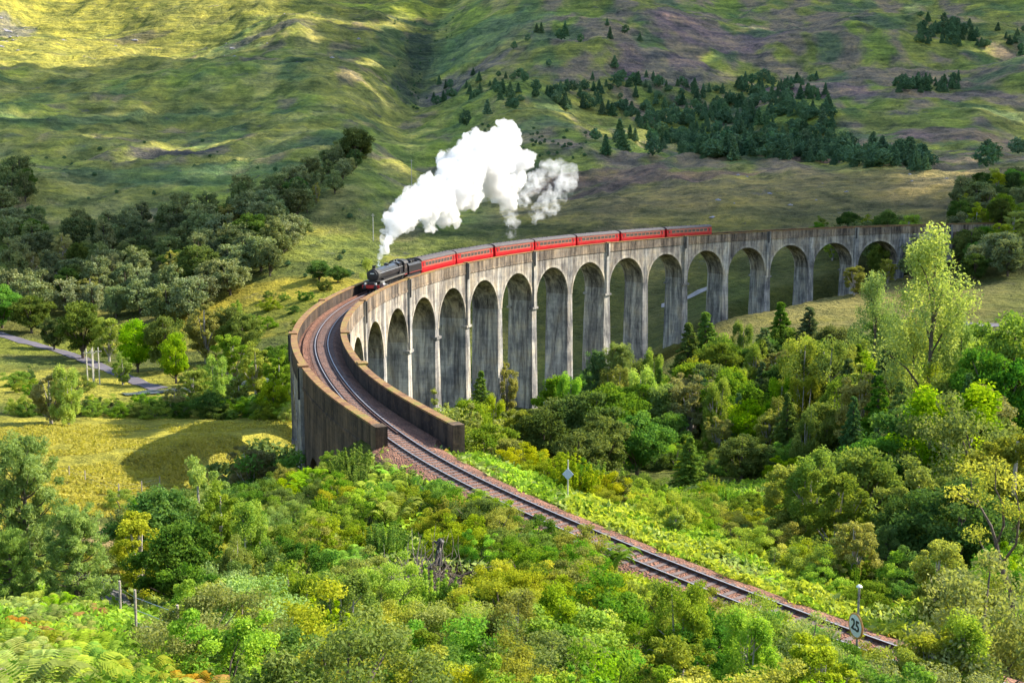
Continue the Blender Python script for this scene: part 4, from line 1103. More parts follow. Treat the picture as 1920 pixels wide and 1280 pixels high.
KD = {'sbr': ('hazel_shrub', 'bright green leafy shrub'), 'sye': ('gorse_shrub', 'yellow-green rounded shrub'), 'smi': ('hazel_shrub', 'mid-green leafy shrub'), 'sol': ('birch_scrub', 'olive fine-leaved shrub'),
      'sgr': ('willow_shrub', 'grey-green willow shrub'), 'sdk': ('holly_shrub', 'dark green shrub'), 'sta': ('birch_scrub', 'tan fine-leaved shrub'), 'shb': ('willowherb_clump', 'bright green upright shoots'),
      'shg': ('willowherb_clump', 'grey-green upright shoots'), 'shy': ('willowherb_clump', 'yellow upright shoots'), 'fern': ('bracken_clump', 'olive arching bracken clump'), 'fernb': ('bracken_clump', 'bright green bracken clump'), 'ferno': ('bracken_clump', 'rusty orange bracken clump'),
      'dark': ('broadleaf_tree', 'dark green round tree'), 'mid': ('broadleaf_tree', 'mid-green round tree'), 'spruce': ('spruce_tree', 'dark spruce'), 'gspruce': ('spruce_tree', 'green spruce'), 'birch': ('birch_tree', 'olive birch'), 'tan': ('birch_tree', 'tan airy birch'), 'olive': ('birch_tree', 'olive airy tree'),
      'gbirch': ('birch_tree', 'yellow-green birch'), 'brt': ('broadleaf_tree', 'bright green round tree'),
      'wood': ('woodland_tree', 'dim grey-green tree'), 'far': ('hillside_conifer', 'small blue-green conifer'), 'farb': ('hillside_tree', 'small dark round tree')}
def inpoly(x, y, poly):
    c = False; n = len(poly)
    for a in range(n):
        x0, y0 = poly[a]; x1, y1 = poly[a-1]
        if (y0 > y) != (y1 > y) and x < (x1-x0)*(y-y0)/(y1-y0)+x0: c = not c
    return c
def scatter(poly, rmin, rmax, n, spacing, fn, seed, logr=True, tries=40):
    """spread n things over the real ground whose foot shows inside poly (picture outline turned into ground positions)"""
    rg = random.Random(seed); xs = [p[0] for p in poly]; pts = []; k = 0
    M = n*tries; PX = np.array([rg.uniform(min(xs), max(xs)) for _ in range(M)]); RD = np.array([(math.exp(rg.uniform(math.log(rmin), math.log(rmax))) if logr else rg.uniform(rmin, rmax)) for _ in range(M)])
    th = np.arctan2((PX-960)/CF, 1.0); X = RD*np.sin(th); Y = RD*np.cos(th); Z = ground(X, Y)
    for j in range(M):
        px, py = project(Vector((X[j], Y[j], Z[j])))
        if not inpoly(px, py, poly): continue
        s_ = spacing*(RD[j] if spacing < .3 else 1)
        if any((X[j]-a)**2+(Y[j]-b)**2 < s_*s_ for a, b in pts): continue
        pts.append((X[j], Y[j])); fn(X[j], Y[j], Z[j], px, py, RD[j], rg); k += 1
        if k >= n: break
    return k
# dark wood on the left slope
def f_wood(x, y, z, px, py, r, rg):
    H = rg.uniform(13, 18)*(1 if px < 560 else .7); key = rg.choices(['wood', 'dark', 'tan'], [14, 1.2, .7])[0]
    plant(key, x, y, H, H*rg.uniform(.8, 1.3), 'woodland_tree', KD[key][1]+' in the dark wood', 'tree', 'trees of the dark wood on the left slope', z=z, sink=.8)
print('wood', scatter([(0, 600), (0, 440), (60, 430), (200, 440), (290, 415), (420, 400), (540, 350), (640, 290), (700, 300), (640, 345), (560, 460), (500, 530), (420, 575), (330, 610), (200, 600), (100, 590)], 390, 720, 120, 8.5, f_wood, 11))
print('wood2', scatter([(0, 420), (0, 350), (50, 340), (60, 370), (20, 400)], 500, 720, 8, 8, f_wood, 12))
def f_slope(x, y, z, px, py, r, rg):
    H = rg.uniform(9, 13); plant('farb', x, y, H, H*1.1, 'hillside_tree', 'small dark round tree on the far hillside', 'tree', 'small round trees on the far hillside', False, z=z, sink=.3)
# conifers on the right-hand hill
def f_con(x, y, z, px, py, r, rg):
    H = rg.uniform(8, 17)*(.85 if r > 1000 else 1); key = rg.choice(['far', 'far', 'farb'])
    plant(key, x, y, H, H*rg.uniform(1.1, 1.7)*(.7 if key == 'farb' else 1), 'hillside_conifer', 'small blue-green conifer on the far hill', 'conifer', 'conifers scattered over the far hill', False, z=z, sink=.3)
POLY_C = [((980, 190), (1060, 165), (1180, 150), (1300, 165), (1420, 150), (1540, 160), (1560, 200), (1560, 290), (1520, 290), (1440, 300), (1300, 300), (1240, 270), (1180, 230), (1060, 205)),
          ((1430, 290), (1540, 270), (1620, 290), (1740, 300), (1740, 320), (1600, 312), (1480, 300)), ((1700, 20), (1800, 30), (1830, 80), (1760, 90), (1700, 70)), ((1670, 160), (1790, 155), (1790, 172), (1670, 170)),
          ((940, 60), (1200, 40), (1200, 140), (1000, 130), (940, 100)), ((800, 140), (980, 140), (980, 260), (860, 240)), ((1100, 255), (1250, 262), (1250, 300), (1100, 290)), ((1840, 50), (1920, 60), (1920, 110), (1840, 100))]
NC = (170, 34, 22, 10, 14, 12, 12, 8)
for k, (pl, n_) in enumerate(zip(POLY_C, NC)): print('con', scatter(list(pl), 480, 1500, n_, 5.5, f_con, 20+k, tries=60))
for k, (pl, n_) in enumerate([(((1240, 300), (1920, 200), (1920, 330), (1600, 330)), 10)]): print('slope', scatter(list(pl), 480, 1200, n_, 12, f_slope, 40+k))
def wood_mass(name, polys, counts, r0, r1, key, hlo, hhi, label, seed):
    P_ = [PROTO[kk][k][0] for kk in key for k in range(len(PROTO[kk]))]; VV = []; TT_ = []
    base = []
    for me in P_:
        a = np.empty(len(me.vertices)*3, np.float32); me.vertices.foreach_get('co', a); t = np.empty(len(me.polygons), np.float32); me.attributes['tint'].data.foreach_get('value', t); base.append((a.reshape(-1, 3), t))
    def fn(x, y, z, px, py, r, rg):
        a, t = base[rg.randrange(len(base))]; H = rg.uniform(hlo, hhi); an = rg.uniform(0, 6.28); c, s_ = math.cos(an), math.sin(an); w_ = H*rg.uniform(1.0, 1.6)
        VV.append(np.stack([(a[:, 0]*c-a[:, 1]*s_)*w_+x, (a[:, 0]*s_+a[:, 1]*c)*w_+y, a[:, 2]*H+z-.4], 1)); TT_.append(np.clip(t*.6+rg.uniform(0, .4), 0, 1))
    for k, (pl, n_) in enumerate(zip(polys, counts)): scatter(list(pl), r0, r1, n_, 3.6, fn, seed+k, tries=50)
    V = np.concatenate(VV); me = leaf_obj(name, V, np.arange(len(V)).reshape(-1, 4), np.concatenate(TT_), L_FAR); o = link(name, me); tag(o, label, 'woodland', None, 'stuff'); print(name, len(VV))
wood_mass('far_woodland', [((980, 165), (1060, 150), (1180, 140), (1300, 160), (1420, 145), (1550, 150), (1560, 290), (1440, 300), (1300, 300), (1240, 270), (1180, 225), (1060, 205)), ((1200, 230), (1560, 200), (1560, 300), (1300, 300)), ((1430, 285), (1560, 262), (1640, 285), (1740, 300), (1740, 322), (1600, 314), (1480, 303)),
   ((1700, 20), (1800, 30), (1850, 90), (1700, 90)), ((1660, 155), (1800, 150), (1800, 175), (1660, 175)), ((800, 150), (1000, 140), (980, 210), (790, 200))], (300, 220, 130, 70, 30, 30), 480, 1500, ('far', 'farb'), 6, 13, 'dark blue-green woodland spread over the far hillside on the right', 300)
wood_mass('hill_scrub', [((740, 0), (870, 0), (830, 120), (790, 215), (730, 190)), ((60, 300), (380, 250), (560, 320), (200, 400), (60, 400)), ((420, 430), (650, 330), (700, 520), (480, 530)), ((850, 230), (1100, 250), (1100, 300), (1000, 300))], (80, 22, 14, 60), 430, 1600, ('farb',), 1.2, 3.2, 'low dark scrub in the folds of the hill', 320)
def f_endtrees(x, y, z, px, py, r, rg):
    H = rg.uniform(9, 15); key = rg.choice(['wood', 'dark', 'mid', 'wood', 'olive'])
    plant(key, x, y, H, H*rg.uniform(.9, 1.2), 'hillside_tree', KD[key][1]+' at the far end of the viaduct', 'tree', 'trees round the far end of the viaduct', z=z, sink=.5)
print('end', scatter([(1800, 380), (1920, 360), (1920, 560), (1830, 545), (1790, 440)], 385, 560, 46, 6.5, f_endtrees, 50))
print('end', scatter([(1590, 440), (1720, 450), (1720, 520), (1640, 545), (1600, 500)], 395, 500, 16, 6, f_endtrees, 51))
print('end', scatter([(1500, 440), (1590, 440), (1590, 500), (1540, 500)], 420, 500, 6, 7, f_endtrees, 52))
# generic filler trees in the valley behind the named ones
def f_valley(x, y, z, px, py, r, rg):
    H = rg.uniform(8, 14); key = rg.choice(['dark', 'mid', 'spruce', 'birch', 'gspruce', 'gbirch', 'tan', 'mid', 'brt'])
    plant(key, x, y, H, H*rg.uniform(.9, 1.2), KD[key][0], KD[key][1]+' in the wooded valley', 'tree', 'trees filling the wooded valley', z=z, sink=.4)
print('valley', scatter([(1240, 660), (1400, 640), (1600, 640), (1700, 690), (1920, 740), (1920, 1000), (1600, 900), (1420, 860), (1250, 850), (1010, 800), (1010, 760)], 120, 260, 120, 5.0, f_valley, 60))

HOLE = hit(790, 1100)[:2]; HOLE2 = hit(560, 1030)[:2]; GT = [hit(a, b)[:2] for a, b in ((185, 1085), (200, 1105), (215, 1125), (235, 1140), (250, 1155), (275, 1172), (300, 1190), (345, 1215))]
ROAD = []
_rp = [hit(a, b)[:2] for a, b in ((-60, 612), (0, 628), (60, 645), (120, 662), (180, 684), (230, 706), (300, 730))]
for a, b in zip(_rp, _rp[1:]):
    for k in range(8): ROAD.append((a[0]+(b[0]-a[0])*k/8, a[1]+(b[1]-a[1])*k/8))
# ------------------------------------------------------------------ shrubs
def shrubs(poly, rmin, rmax, n, spacing, keys, wts, hlo, hhi, label, group, seed, wf=(.9, 1.4), name='shrub'):
    def fn(x, y, z, px, py, r, rg):
        H = rg.uniform(hlo, hhi); key = rg.choices(keys, wts)[0]
        D = float(np.hypot(TP[:, 0]-x, TP[:, 1]-y).min())
        if D < 3.3+H*.75: H = (D-3.2)/.8
        if H < .55: return
        if math.hypot(x-HOLE[0], y-HOLE[1]) < 4.2+H*.3 or math.hypot(x-HOLE2[0], y-HOLE2[1]) < 2.2: return
        if 165 < px < 350 and 1070 < py < 1290 and r < 60 and 'fern' not in key: return
        if 175 < px < 330 and 1080 < py < 1228: return
        if r > 200 and px < 340:
            for dr_ in (2, 8, 14, 20, 26):
                qx, qy = x*(r+dr_)/r, y*(r+dr_)/r
                if min(math.hypot(qx-a, qy-b) for a, b in ROAD) < 8: return
        plant(key, x, y, H, H*rg.uniform(*wf), KD[key][0], KD[key][1]+' '+label, 'bracken' if 'fern' in key else 'tree' if key == 'olive' else 'bush', group, z=z, sink=.12, seed=rg.randrange(9))
    print(group, scatter(poly, rmin, rmax, n, spacing, fn, seed))
shrubs([(0, 745), (300, 730), (545, 745), (545, 790), (380, 785), (0, 780)], 180, 260, 60, 3.4, ['sbr', 'smi', 'sdk', 'sol'], [3, 3, 2, 1], 2.5, 4.5, 'in the left meadow hedge line', 'bushes of the hedge line in the left meadow', 70)
shrubs([(0, 640), (545, 640), (545, 740), (0, 740)], 240, 330, 40, 6, ['sbr', 'smi', 'sol', 'sdk'], [2, 2, 2, 1], 2.5, 5, 'between road and hedge', 'bushes on the valley floor', 71)
shrubs([(420, 545), (640, 525), (560, 620), (420, 620)], 300, 420, 10, 8, ['smi', 'sbr', 'sdk'], [3, 2, 1], 2.5, 5, 'on the yellow meadow', 'bushes on the yellow meadow', 72)
shrubs([(860, 800), (1000, 830), (1300, 890), (1460, 900), (1500, 1000), (1700, 1100), (1740, 1190), (1600, 1140), (1400, 1060), (1200, 980), (1000, 895), (860, 845)], 56, 135, 110, 1.9, ['sbr', 'sye', 'shb', 'shy', 'smi', 'olive', 'sol'], [6, 3, 3, 2, 4, 2, 2], 1.6, 3.5, 'on the bank above the track', 'bushes on the sunny bank above the track', 73)
shrubs([(1420, 900), (1920, 850), (1920, 1280), (1760, 1230), (1720, 1100), (1500, 1000)], 40, 100, 80, 2.3, ['sol', 'sgr', 'smi', 'sbr', 'shg', 'sdk'], [4, 3, 3, 2, 2, 1], 1.8, 3.4, 'in the right-hand wood', 'bushes in the right-hand wood', 74)
shrubs([(480, 870), (700, 855), (830, 900), (1000, 985), (1220, 1075), (1100, 1150), (700, 1150), (520, 1000)], 45, 110, 95, 1.9, ['sbr', 'sye', 'smi', 'shb', 'fernb', 'sol', 'shy'], [5, 3, 4, 3, 2, 2, 2], 1.4, 2.9, 'on the bank below the track', 'bushes on the bank below the track', 75)
shrubs([(210, 960), (480, 870), (560, 1000), (640, 1120), (380, 1150), (280, 1150), (200, 1080)], 45, 110, 60, 2.0, ['sgr', 'sol', 'smi', 'shg', 'sdk', 'sbr'], [3, 4, 3, 2, 2, 2], 1.8, 3.4, 'in the left-hand hollow', 'bushes in the shaded hollow', 76)
shrubs([(400, 1130), (1000, 1120), (1240, 1100), (1500, 1190), (1700, 1250), (1760, 1500), (300, 1500)], 26, 58, 110, 1.9, ['sol', 'sgr', 'sbr', 'smi', 'shb', 'sye', 'shg'], [4, 2, 6, 3, 3, 4, 1], 1.8, 3.6, 'in the bottom edge scrub', 'bushes along the bottom edge', 77)
shrubs([(1010, 790), (1250, 800), (1500, 830), (1500, 900), (1300, 890), (1000, 850)], 110, 190, 46, 3.0, ['smi', 'sbr', 'sdk', 'sol'], [3, 3, 2, 2], 2.2, 4.2, 'at the foot of the middle thicket', 'bushes at the foot of the middle thicket', 79)
shrubs([(0, 1060), (200, 1180), (420, 1180), (500, 1500), (-40, 1500), (-40, 1060)], 18, 50, 70, 1.15, ['fern', 'fernb', 'ferno', 'sol', 'shb'], [6, 5, 1.2, 1, 1], .7, 1.1, 'beside the near fence', 'bracken clumps on the near slope', 78, (.9, 1.2), 'bracken')

# ------------------------------------------------------------------ undergrowth: low leaves carpeting the near slopes
def carpet(name, mat, n, seed, cond, label, hmax=.7, smul=1., rmin=17, rmax=150, th0=-29, th1=29):
    rng = np.random.default_rng(seed); m_ = int(n*3)
    th = R_(1)*rng.uniform(th0, th1, m_); r = np.exp(rng.uniform(math.log(rmin), math.log(rmax), m_))
    X = r*np.sin(th); Y = r*np.cos(th)
    D = np.full(m_, 1e9); J = np.zeros(m_, int)
    for k in range(0, m_, 60000):
        dd = (X[k:k+60000, None]-TP[None, ::3, 0])**2+(Y[k:k+60000, None]-TP[None, ::3, 1])**2; j = dd.argmin(1); D[k:k+60000] = np.sqrt(dd[np.arange(len(j)), j]); J[k:k+60000] = j
    ii = TI[::3][J]
    keep = (D > 3.0+.5*rng.random(m_)) & ~((ii > -4.7) & (D < 8)) & cond(X, Y, r, D) & ((np.hypot(X-HOLE[0], Y-HOLE[1]) > 3.4) | (rng.random(m_) < .12))
    if name == 'undergrowth': keep &= ~((th < -.318) & (r > 70)) & ~((th < -.2) & (r > 112))
    for a, b in GT: keep &= np.hypot(X-a, Y-b) > 1.5
    X, Y, r = X[keep][:n], Y[keep][:n], r[keep][:n]; n = len(X)
    Z = ground(X, Y); hh = hmax*(.35+.65*np.clip(fbm(X/2.3+seed, Y/2.3, 2)*1.4+.5, 0, 1)); Z += hh*rng.random(n)**.7
    V, F, t = leaves(np.stack([X, Y, Z], 1), np.tile([0, 0, .6], (n, 1)), 1, rng, 2.0, None, .5, -.3)
    sz = np.repeat(np.clip(r*.0031, .06, .34)*smul, 4)[:, None]; c0 = np.repeat(np.stack([X, Y, Z], 1), 4, 0); V = c0+(V-c0)*sz
    me = leaf_obj(name, V, F, .5*t+.5*np.clip(fbm(X/4, Y/4+seed, 2)+.5, 0, 1), mat)
    o = link(name, me); tag(o, label, 'undergrowth', None, 'stuff')
_pt = lambda X, Y, s_, o: fbm(X/s_+o, Y/s_-o, 3)
carpet('undergrowth', L_BRT, 110000, 1, lambda X, Y, r, D: _pt(X, Y, 9, 1) > .02, 'bright green low undergrowth between the bushes')
carpet('undergrowth', L_OLV, 90000, 2, lambda X, Y, r, D: _pt(X, Y, 9, 1) < .06, 'olive low undergrowth between the bushes')
carpet('undergrowth', L_MID, 60000, 3, lambda X, Y, r, D: _pt(X, Y, 7, 5) > .1, 'mid-green low undergrowth in patches', .9)
carpet('undergrowth', L_ORG, 9000, 4, lambda X, Y, r, D: _pt(X, Y, 5, 9) > .3, 'rusty patches of dying bracken', .5)
carpet('long_grass', L_YEL, 30000, 5, lambda X, Y, r, D: (D < 16) & (X > -2) & (_pt(X, Y, 6, 3) > -.15) & (np.arctan2(X, Y) > np.arctan2(4, 80)), 'yellow-green growth covering the bank above the track', .9, 1.1, 50, 125, 0, 24)
carpet('long_grass', L_GRS, 60000, 6, lambda X, Y, r, D: (X < -22) & (_pt(X, Y, 14, 3) > -.1), 'yellow grass of the near left field', .4, .8, 70, 230, -27, -8)
carpet('heather', L_HEA, 2500, 7, lambda X, Y, r, D: (np.hypot(X+9.6, Y-21) < 1.7), 'purple heather in flower at the bottom left corner', .6, .8, 18, 26, -28, -20)

# ------------------------------------------------------------------ roads, paths, water
def ribbon(name, pts, width, m, label, cat, lift=.14, n=60):
    pts = [np.array(p, float) for p in pts]; L = [0]
    for a, b in zip(pts, pts[1:]): L.append(L[-1]+np.linalg.norm(b-a))
    n = max(12, min(260, int(L[-1]/1.5))); t = np.linspace(0, L[-1], n); A = np.array(pts)
    X = np.interp(t, L, A[:, 0]); Y = np.interp(t, L, A[:, 1])
    for _ in range(6): X[1:-1] = (X[:-2]+2*X[1:-1]+X[2:])/4; Y[1:-1] = (Y[:-2]+2*Y[1:-1]+Y[2:])/4
    dx, dy = np.gradient(X), np.gradient(Y); q = np.hypot(dx, dy); nx_, ny_ = -dy/q, dx/q
    rows = []
    for o in (-.5, -.25, 0, .25, .5): rows.append(np.stack([X+nx_*o*width, Y+ny_*o*width, ground(X+nx_*o*width, Y+ny_*o*width)+lift], 1))
    V = np.concatenate(rows); F = [(k*n+q_, k*n+q_+1, (k+1)*n+q_+1, (k+1)*n+q_) for k in range(4) for q_ in range(n-1)]
    me = raw_mesh(name, V, F, True); o = link(name, me, m); tag(o, label, cat, None, 'structure')
def H2(px, py): h = hit(px, py); return (h[0], h[1])
ribbon('road', [H2(-60, 612), H2(0, 628), H2(60, 645), H2(120, 662), H2(180, 684), H2(230, 706), H2(300, 730)], 4.8, M_ROAD, 'narrow grey road crossing the left meadow', 'road')
ribbon('footpath', [H2(1240, 575), H2(1290, 560), H2(1318, 545), H2(1345, 538)], 4, M_PATH, 'pale path seen through a far arch', 'path')
ribbon('road', [H2(1790, 608), H2(1840, 611), H2(1900, 610)], 4.5, M_ROAD, 'grey strip of road at the right edge', 'road')
ribbon('gravel_track', [H2(185, 1085), H2(215, 1125), H2(250, 1155), H2(300, 1190), H2(345, 1215)], 1.7, M_GRAV, 'grey gravel track behind the near fence', 'path')
pr = [P(6.9, -2).xy, P(7.0, 3).xy, P(7.1, 9).xy]
ribbon('river', [H2(1010, 775), tuple(P(7.1, -16).xy), tuple(P(7.05, -6).xy), tuple(P(7.0, 4).xy), tuple(P(7.0, 20).xy), tuple(P(6.0, 60).xy), tuple(P(4, 90).xy)], 7, water_mat(), 'pale river flowing under the tallest arches', 'river', .35)

# ------------------------------------------------------------------ lineside signs
def upright(px, r, py=700): x, y = xy(px, r, py); return Vector((x, y, gz(x, y)))
def frame_to(nrm):
    nrm = Vector(nrm).normalized(); up = Vector((0, 0, 1)); x = up.cross(nrm).normalized(); return Matrix((x, up, nrm)).transposed().to_4x4()   # local z looks along nrm
r0 = 53.5; b = upright(1608, r0, 1172); zc_ = CH+slope_of(1608, 1172)*r0
sg = empty('speed_limit_sign', b); tag(sg, 'round white speed sign reading 25 on a post beside the rails', 'sign')
top = CH+slope_of(1608, 1100)*r0-b.z; dz = zc_-b.z
mb = MB(); mb.tube([(0, 0, -.3), (0, 0, top)], .055, 8); mb.build('post', M_WOOD, sg)
mb = MB(); mb.tube([(0, 0, top), (0, 0, top+.05), (0, 0, top+.12)], [.14, .14, .06], 10); mb.build('post_cap', M_WHITE, sg)
Fm = Matrix.Translation((0, 0, dz)) @ frame_to((-.97, -.24, 0))
def on(mb, name, m, parent, M=Fm):
    o = mb.build(name, m, parent); o.data.transform(M); return o
mb = MB(); mb.tube([(0, 0, .06), (0, 0, .12)], .56, 32); disc = on(mb, 'disc', M_WHITE, sg)
mb = MB(); mb.tube([(.57*math.cos(t), .57*math.sin(t), .09) for t in np.linspace(0, 2*math.pi, 33)], .05, 6); on(mb, 'rim', M_ORNG, disc)
fc = bpy.data.curves.new('digits', 'FONT'); fc.body = '25'; fc.align_x = 'CENTER'; fc.align_y = 'CENTER'; fc.size = .74; fc.extrude = .008; fc.offset = .012
fo = bpy.data.objects.new('digits_curve', fc); COL.objects.link(fo); bpy.context.view_layer.update()
fm = bpy.data.meshes.new_from_object(fo.evaluated_get(bpy.context.evaluated_depsgraph_get())); bpy.data.objects.remove(fo)
fm.transform(Fm @ Matrix.Translation((0, 0, .135))); fm.materials.clear(); link('digits', fm, M_INK, disc)
r0 = 85; b = upright(1065, r0, 888); zc_ = CH+slope_of(1065, 888)*r0
dg_ = empty('diamond_sign', b); tag(dg_, 'small pale blue diamond-shaped sign on a thin pole on the far side of the track', 'sign')
dz = zc_-b.z; top = CH+slope_of(1065, 862)*r0-b.z
mb = MB(); mb.tube([(0, 0, -.3), (0, 0, top)], .05, 8); mb.build('post', M_POLE, dg_)
mb = MB(); mb.prism([(0, .48), (-.44, 0), (0, -.48), (.44, 0)], .06, .1, 'z'); on(mb, 'plate', M_SIGNB, dg_, Matrix.Translation((0, 0, dz)) @ frame_to((-.15, -1, 0)))

# ------------------------------------------------------------------ poles and fences
def hpole(px, pyb, label, h_px=64):
    x, y, z, r = hit(px, pyb); H = h_px/CF*r
    o = empty('electricity_pole', (x, y, z)); tag(o, label, 'pole', 'twin-legged poles beside the road')
    for dx in (-.75, .75): MB().tube([(dx, 0, -.4), (dx, 0, H)], [.2, .13], 7).build('leg', M_POLE, o)
    MB().box(-1.6, 1.6, -.1, .1, H-1.2, H-1.0).build('crossarm', M_POLE, o)
    MB().box(-.75, .75, -.06, .06, H*.45, H*.45+.12).build('brace', M_POLE, o)
    for dx in (-1.5, 0, 1.5): MB().tube([(dx, 0, H-1.0), (dx, 0, H-.55)], .1, 6).build('insulator', M_BLK2, o)
hpole(170, 722, 'left one of two pale twin-legged poles beside the road'); hpole(182, 720, 'right one of two pale twin-legged poles beside the road', 66)
for px, pyb, l in ((772, 352, 'thin pale pole on the hill left of the steam'), (700, 452, 'thin pole on the slope above the locomotive')):
    x, y, z, r = hit(px, pyb); H = 50/CF*r; o = empty('telegraph_pole', (x, y, z)); tag(o, l, 'pole')
    MB().tube([(0, 0, -.4), (0, 0, H)], [.22, .16], 6).build('shaft', M_POLE, o); MB().box(-.9, .9, -.08, .08, H-.9, H-.7).build('crossarm', M_POLE, o)
def fence(pts, label, hts, rad=.055, wires=4):
    B = [Vector(hit(px, py)[:3]) for px, py in pts]; o = empty('post_and_wire_fence', B[0]); tag(o, label, 'fence')
    for b_, h_ in zip(B, hts): MB().tube([b_-B[0]-Vector((0, 0, .3)), b_-B[0]+Vector((.03, 0, h_))], rad, 7).build('post', M_WOOD, o)
    mb = MB()
    for a, c, h0, h1 in zip(B, B[1:], hts, hts[1:]):
        for k in range(wires): f = (k+.6)/(wires+.2); mb.tube([a-B[0]+Vector((0, 0, h0*f)), c-B[0]+Vector((0, 0, h1*f))], .008 if rad > .04 else .012, 4, False)
    mb.build('wire', M_STEEL, o)
fence([(150, 1110), (193, 1146), (227, 1174), (256, 1202), (335, 1236)], 'near fence of grey posts and wires in front of the gravel track', [1.8]*5, .045)
fence([(60, 880), (130, 895), (160, 906), (223, 932), (266, 925), (300, 915)], 'thin fence of pale posts across the near left field', [1.4]*6, .06, 3)

# ------------------------------------------------------------------ dead wood, bare tree, rocks
def dead_tangle(px, py, R0, n, label, seed, name='dead_branches', m=M_DEAD):
    x, y, z, r = hit(px, py); rg = random.Random(seed); mb = MB()
    for _ in range(n):
        p = Vector((rg.gauss(0, R0*.35), rg.gauss(0, R0*.35), rg.uniform(0, .3))); d = Vector((rg.gauss(0, 1), rg.gauss(0, 1), rg.uniform(.2, 1.3))).normalized(); pts = [p]; L = rg.uniform(.4, 1.)*R0
        for k in range(4): d = (d+Vector((rg.gauss(0, .3), rg.gauss(0, .3), rg.gauss(-.05, .3)))).normalized(); pts.append(pts[-1]+d*L/4)
        mb.tube(pts, [.035*(1-.2*k) for k in range(5)], 4)
    o = mb.build(name, m); o.location = (x, y, z+.1); tag(o, label, 'dead wood'); return o
dead_tangle(770, 1110, 3.2, 110, 'tangle of bleached dead branches below the burnt stump', 1)
dead_tangle(830, 1125, 3.4, 130, 'tangle of dark dead branches right of the bleached one', 2, m=M_BARK)
dead_tangle(540, 935, 1.6, 60, 'small heap of pale dead twigs on the bank left of the track', 3)
dead_tangle(680, 960, 2.0, 60, 'grey dead twigs in the bushes below the parapet end', 4)
dead_tangle(1170, 1250, 2.0, 80, 'bleached dead twigs at the bottom edge near the middle', 5)
x, y, z, r = hit(822, 1075); z += .3
st = MB(); st.tube([(0, 0, -.3), (.03, .02, .5), (.1, .05, 1.2), (.22, .02, 1.75), (.1, -.05, 1.98)], [.38, .26, .24, .3, .14], 9)
st.tube([(.1, 0, 1.5), (-.35, .1, 1.75), (-.45, .1, 1.55)], [.12, .1, .05], 6)
so = st.build('tree_stump', M_BLK2, None, True); so.location = (x, y, z+.4); so.scale = (.7, .7, .66); tag(so, 'charred black broken stump standing up from the scrub', 'stump')
mb = MB(); mb.tube([(.15, -.22, .9), (.17, -.24, 1.25)], .05, 5); mb.tube([(.0, -.24, .8), (.0, -.25, 1.1)], .04, 5); mb.build('pale_scar', M_POLE, so)
bt = empty('bare_tree', upright(1900, 60, 1110)); tag(bt, 'forked dark bare-limbed tree at the right edge with few leaves', 'tree')
def at3(px, py, r): dx, dy, dz_ = ray(px, py); L = math.hypot(dx, dy); return Vector((dx/L*r, dy/L*r, CH+dz_/L*r))-Vector(bt.location)
mb = MB(); mb.tube([(0, 0, -.2), at3(1898, 1112, 60), at3(1876, 1060, 60), at3(1868, 1020, 60)], [.2, .17, .13, .11], 8); mb.build('trunk', M_BARK, bt, True)
for pts in ([(1868, 1020, 60), (1858, 985, 60), (1838, 950, 60.5), (1822, 915, 61), (1818, 875, 61)], [(1868, 1020, 60), (1882, 985, 59.5), (1880, 945, 59), (1866, 915, 59), (1868, 870, 59)], [(1876, 1060, 60), (1905, 1020, 59), (1912, 960, 58.5), (1900, 900, 58.5)],
            [(1838, 950, 60.5), (1812, 935, 61), (1795, 925, 61.5)], [(1876, 1060, 60), (1850, 1040, 60.5), (1830, 1000, 61)]):
    p = [at3(*q) for q in pts]; MB().tube(p, [.085*(1-.8*k/(len(p)-1)) for k in range(len(p))], 6).build('limb', M_BARK, bt, True)
rngl = np.random.default_rng(9); cc = [at3(*q) for q in ((1818, 880, 61), (1868, 875, 59), (1900, 905, 58.5), (1795, 925, 61.5), (1835, 930, 60), (1890, 950, 59), (1830, 1000, 61), (1912, 960, 58.5), (1850, 900, 60))]
V, F, t = clumps([tuple(c) for c in cc], .75, 220, .09, rngl); me = leaf_obj('crown', V, F, t, L_OLV); link('crown', me, None, bt)
bm = bmesh.new(); bmesh.ops.create_icosphere(bm, subdivisions=2, radius=1)
for v in bm.verts: v.co *= 1+.25*math.sin(5*v.co.x+2)*math.cos(4*v.co.y)+.15*math.sin(7*v.co.z); v.co.z *= .6
rk = bpy.data.meshes.new('boulder'); bm.to_mesh(rk); bm.free(); rk.materials.append(M_ROCK)
nrk = [0]
def f_rock(x, y, z, px, py, r, rg):
    o = bpy.data.objects.new('boulder', rk); COL.objects.link(o); s_ = rg.uniform(.4, 1.1)*(r/600 if r > 600 else 1); o.location = (x, y, z+.05); o.scale = (s_*rg.uniform(1, 2), s_, s_); o.rotation_euler = (0, 0, rg.uniform(0, 6))
    tag(o, 'pale grey boulder lying on the moor behind the viaduct', 'rock', 'boulders on the moor')
print('rocks', scatter([(1320, 320), (1900, 330), (1900, 410), (1320, 420)], 470, 700, 14, 7, f_rock, 90))
def f_rock2(x, y, z, px, py, r, rg):
    f_rock(x, y, z, px, py, r, rg); o = COL.objects[-1]
print('rocks', scatter([(0, 0), (40, 0), (60, 90), (0, 110)], 800, 1700, 14, 12, f_rock2, 91))
print('rocks', scatter([(560, 20), (700, 60), (700, 110), (100, 110), (100, 60)], 800, 1700, 12, 20, f_rock2, 92))

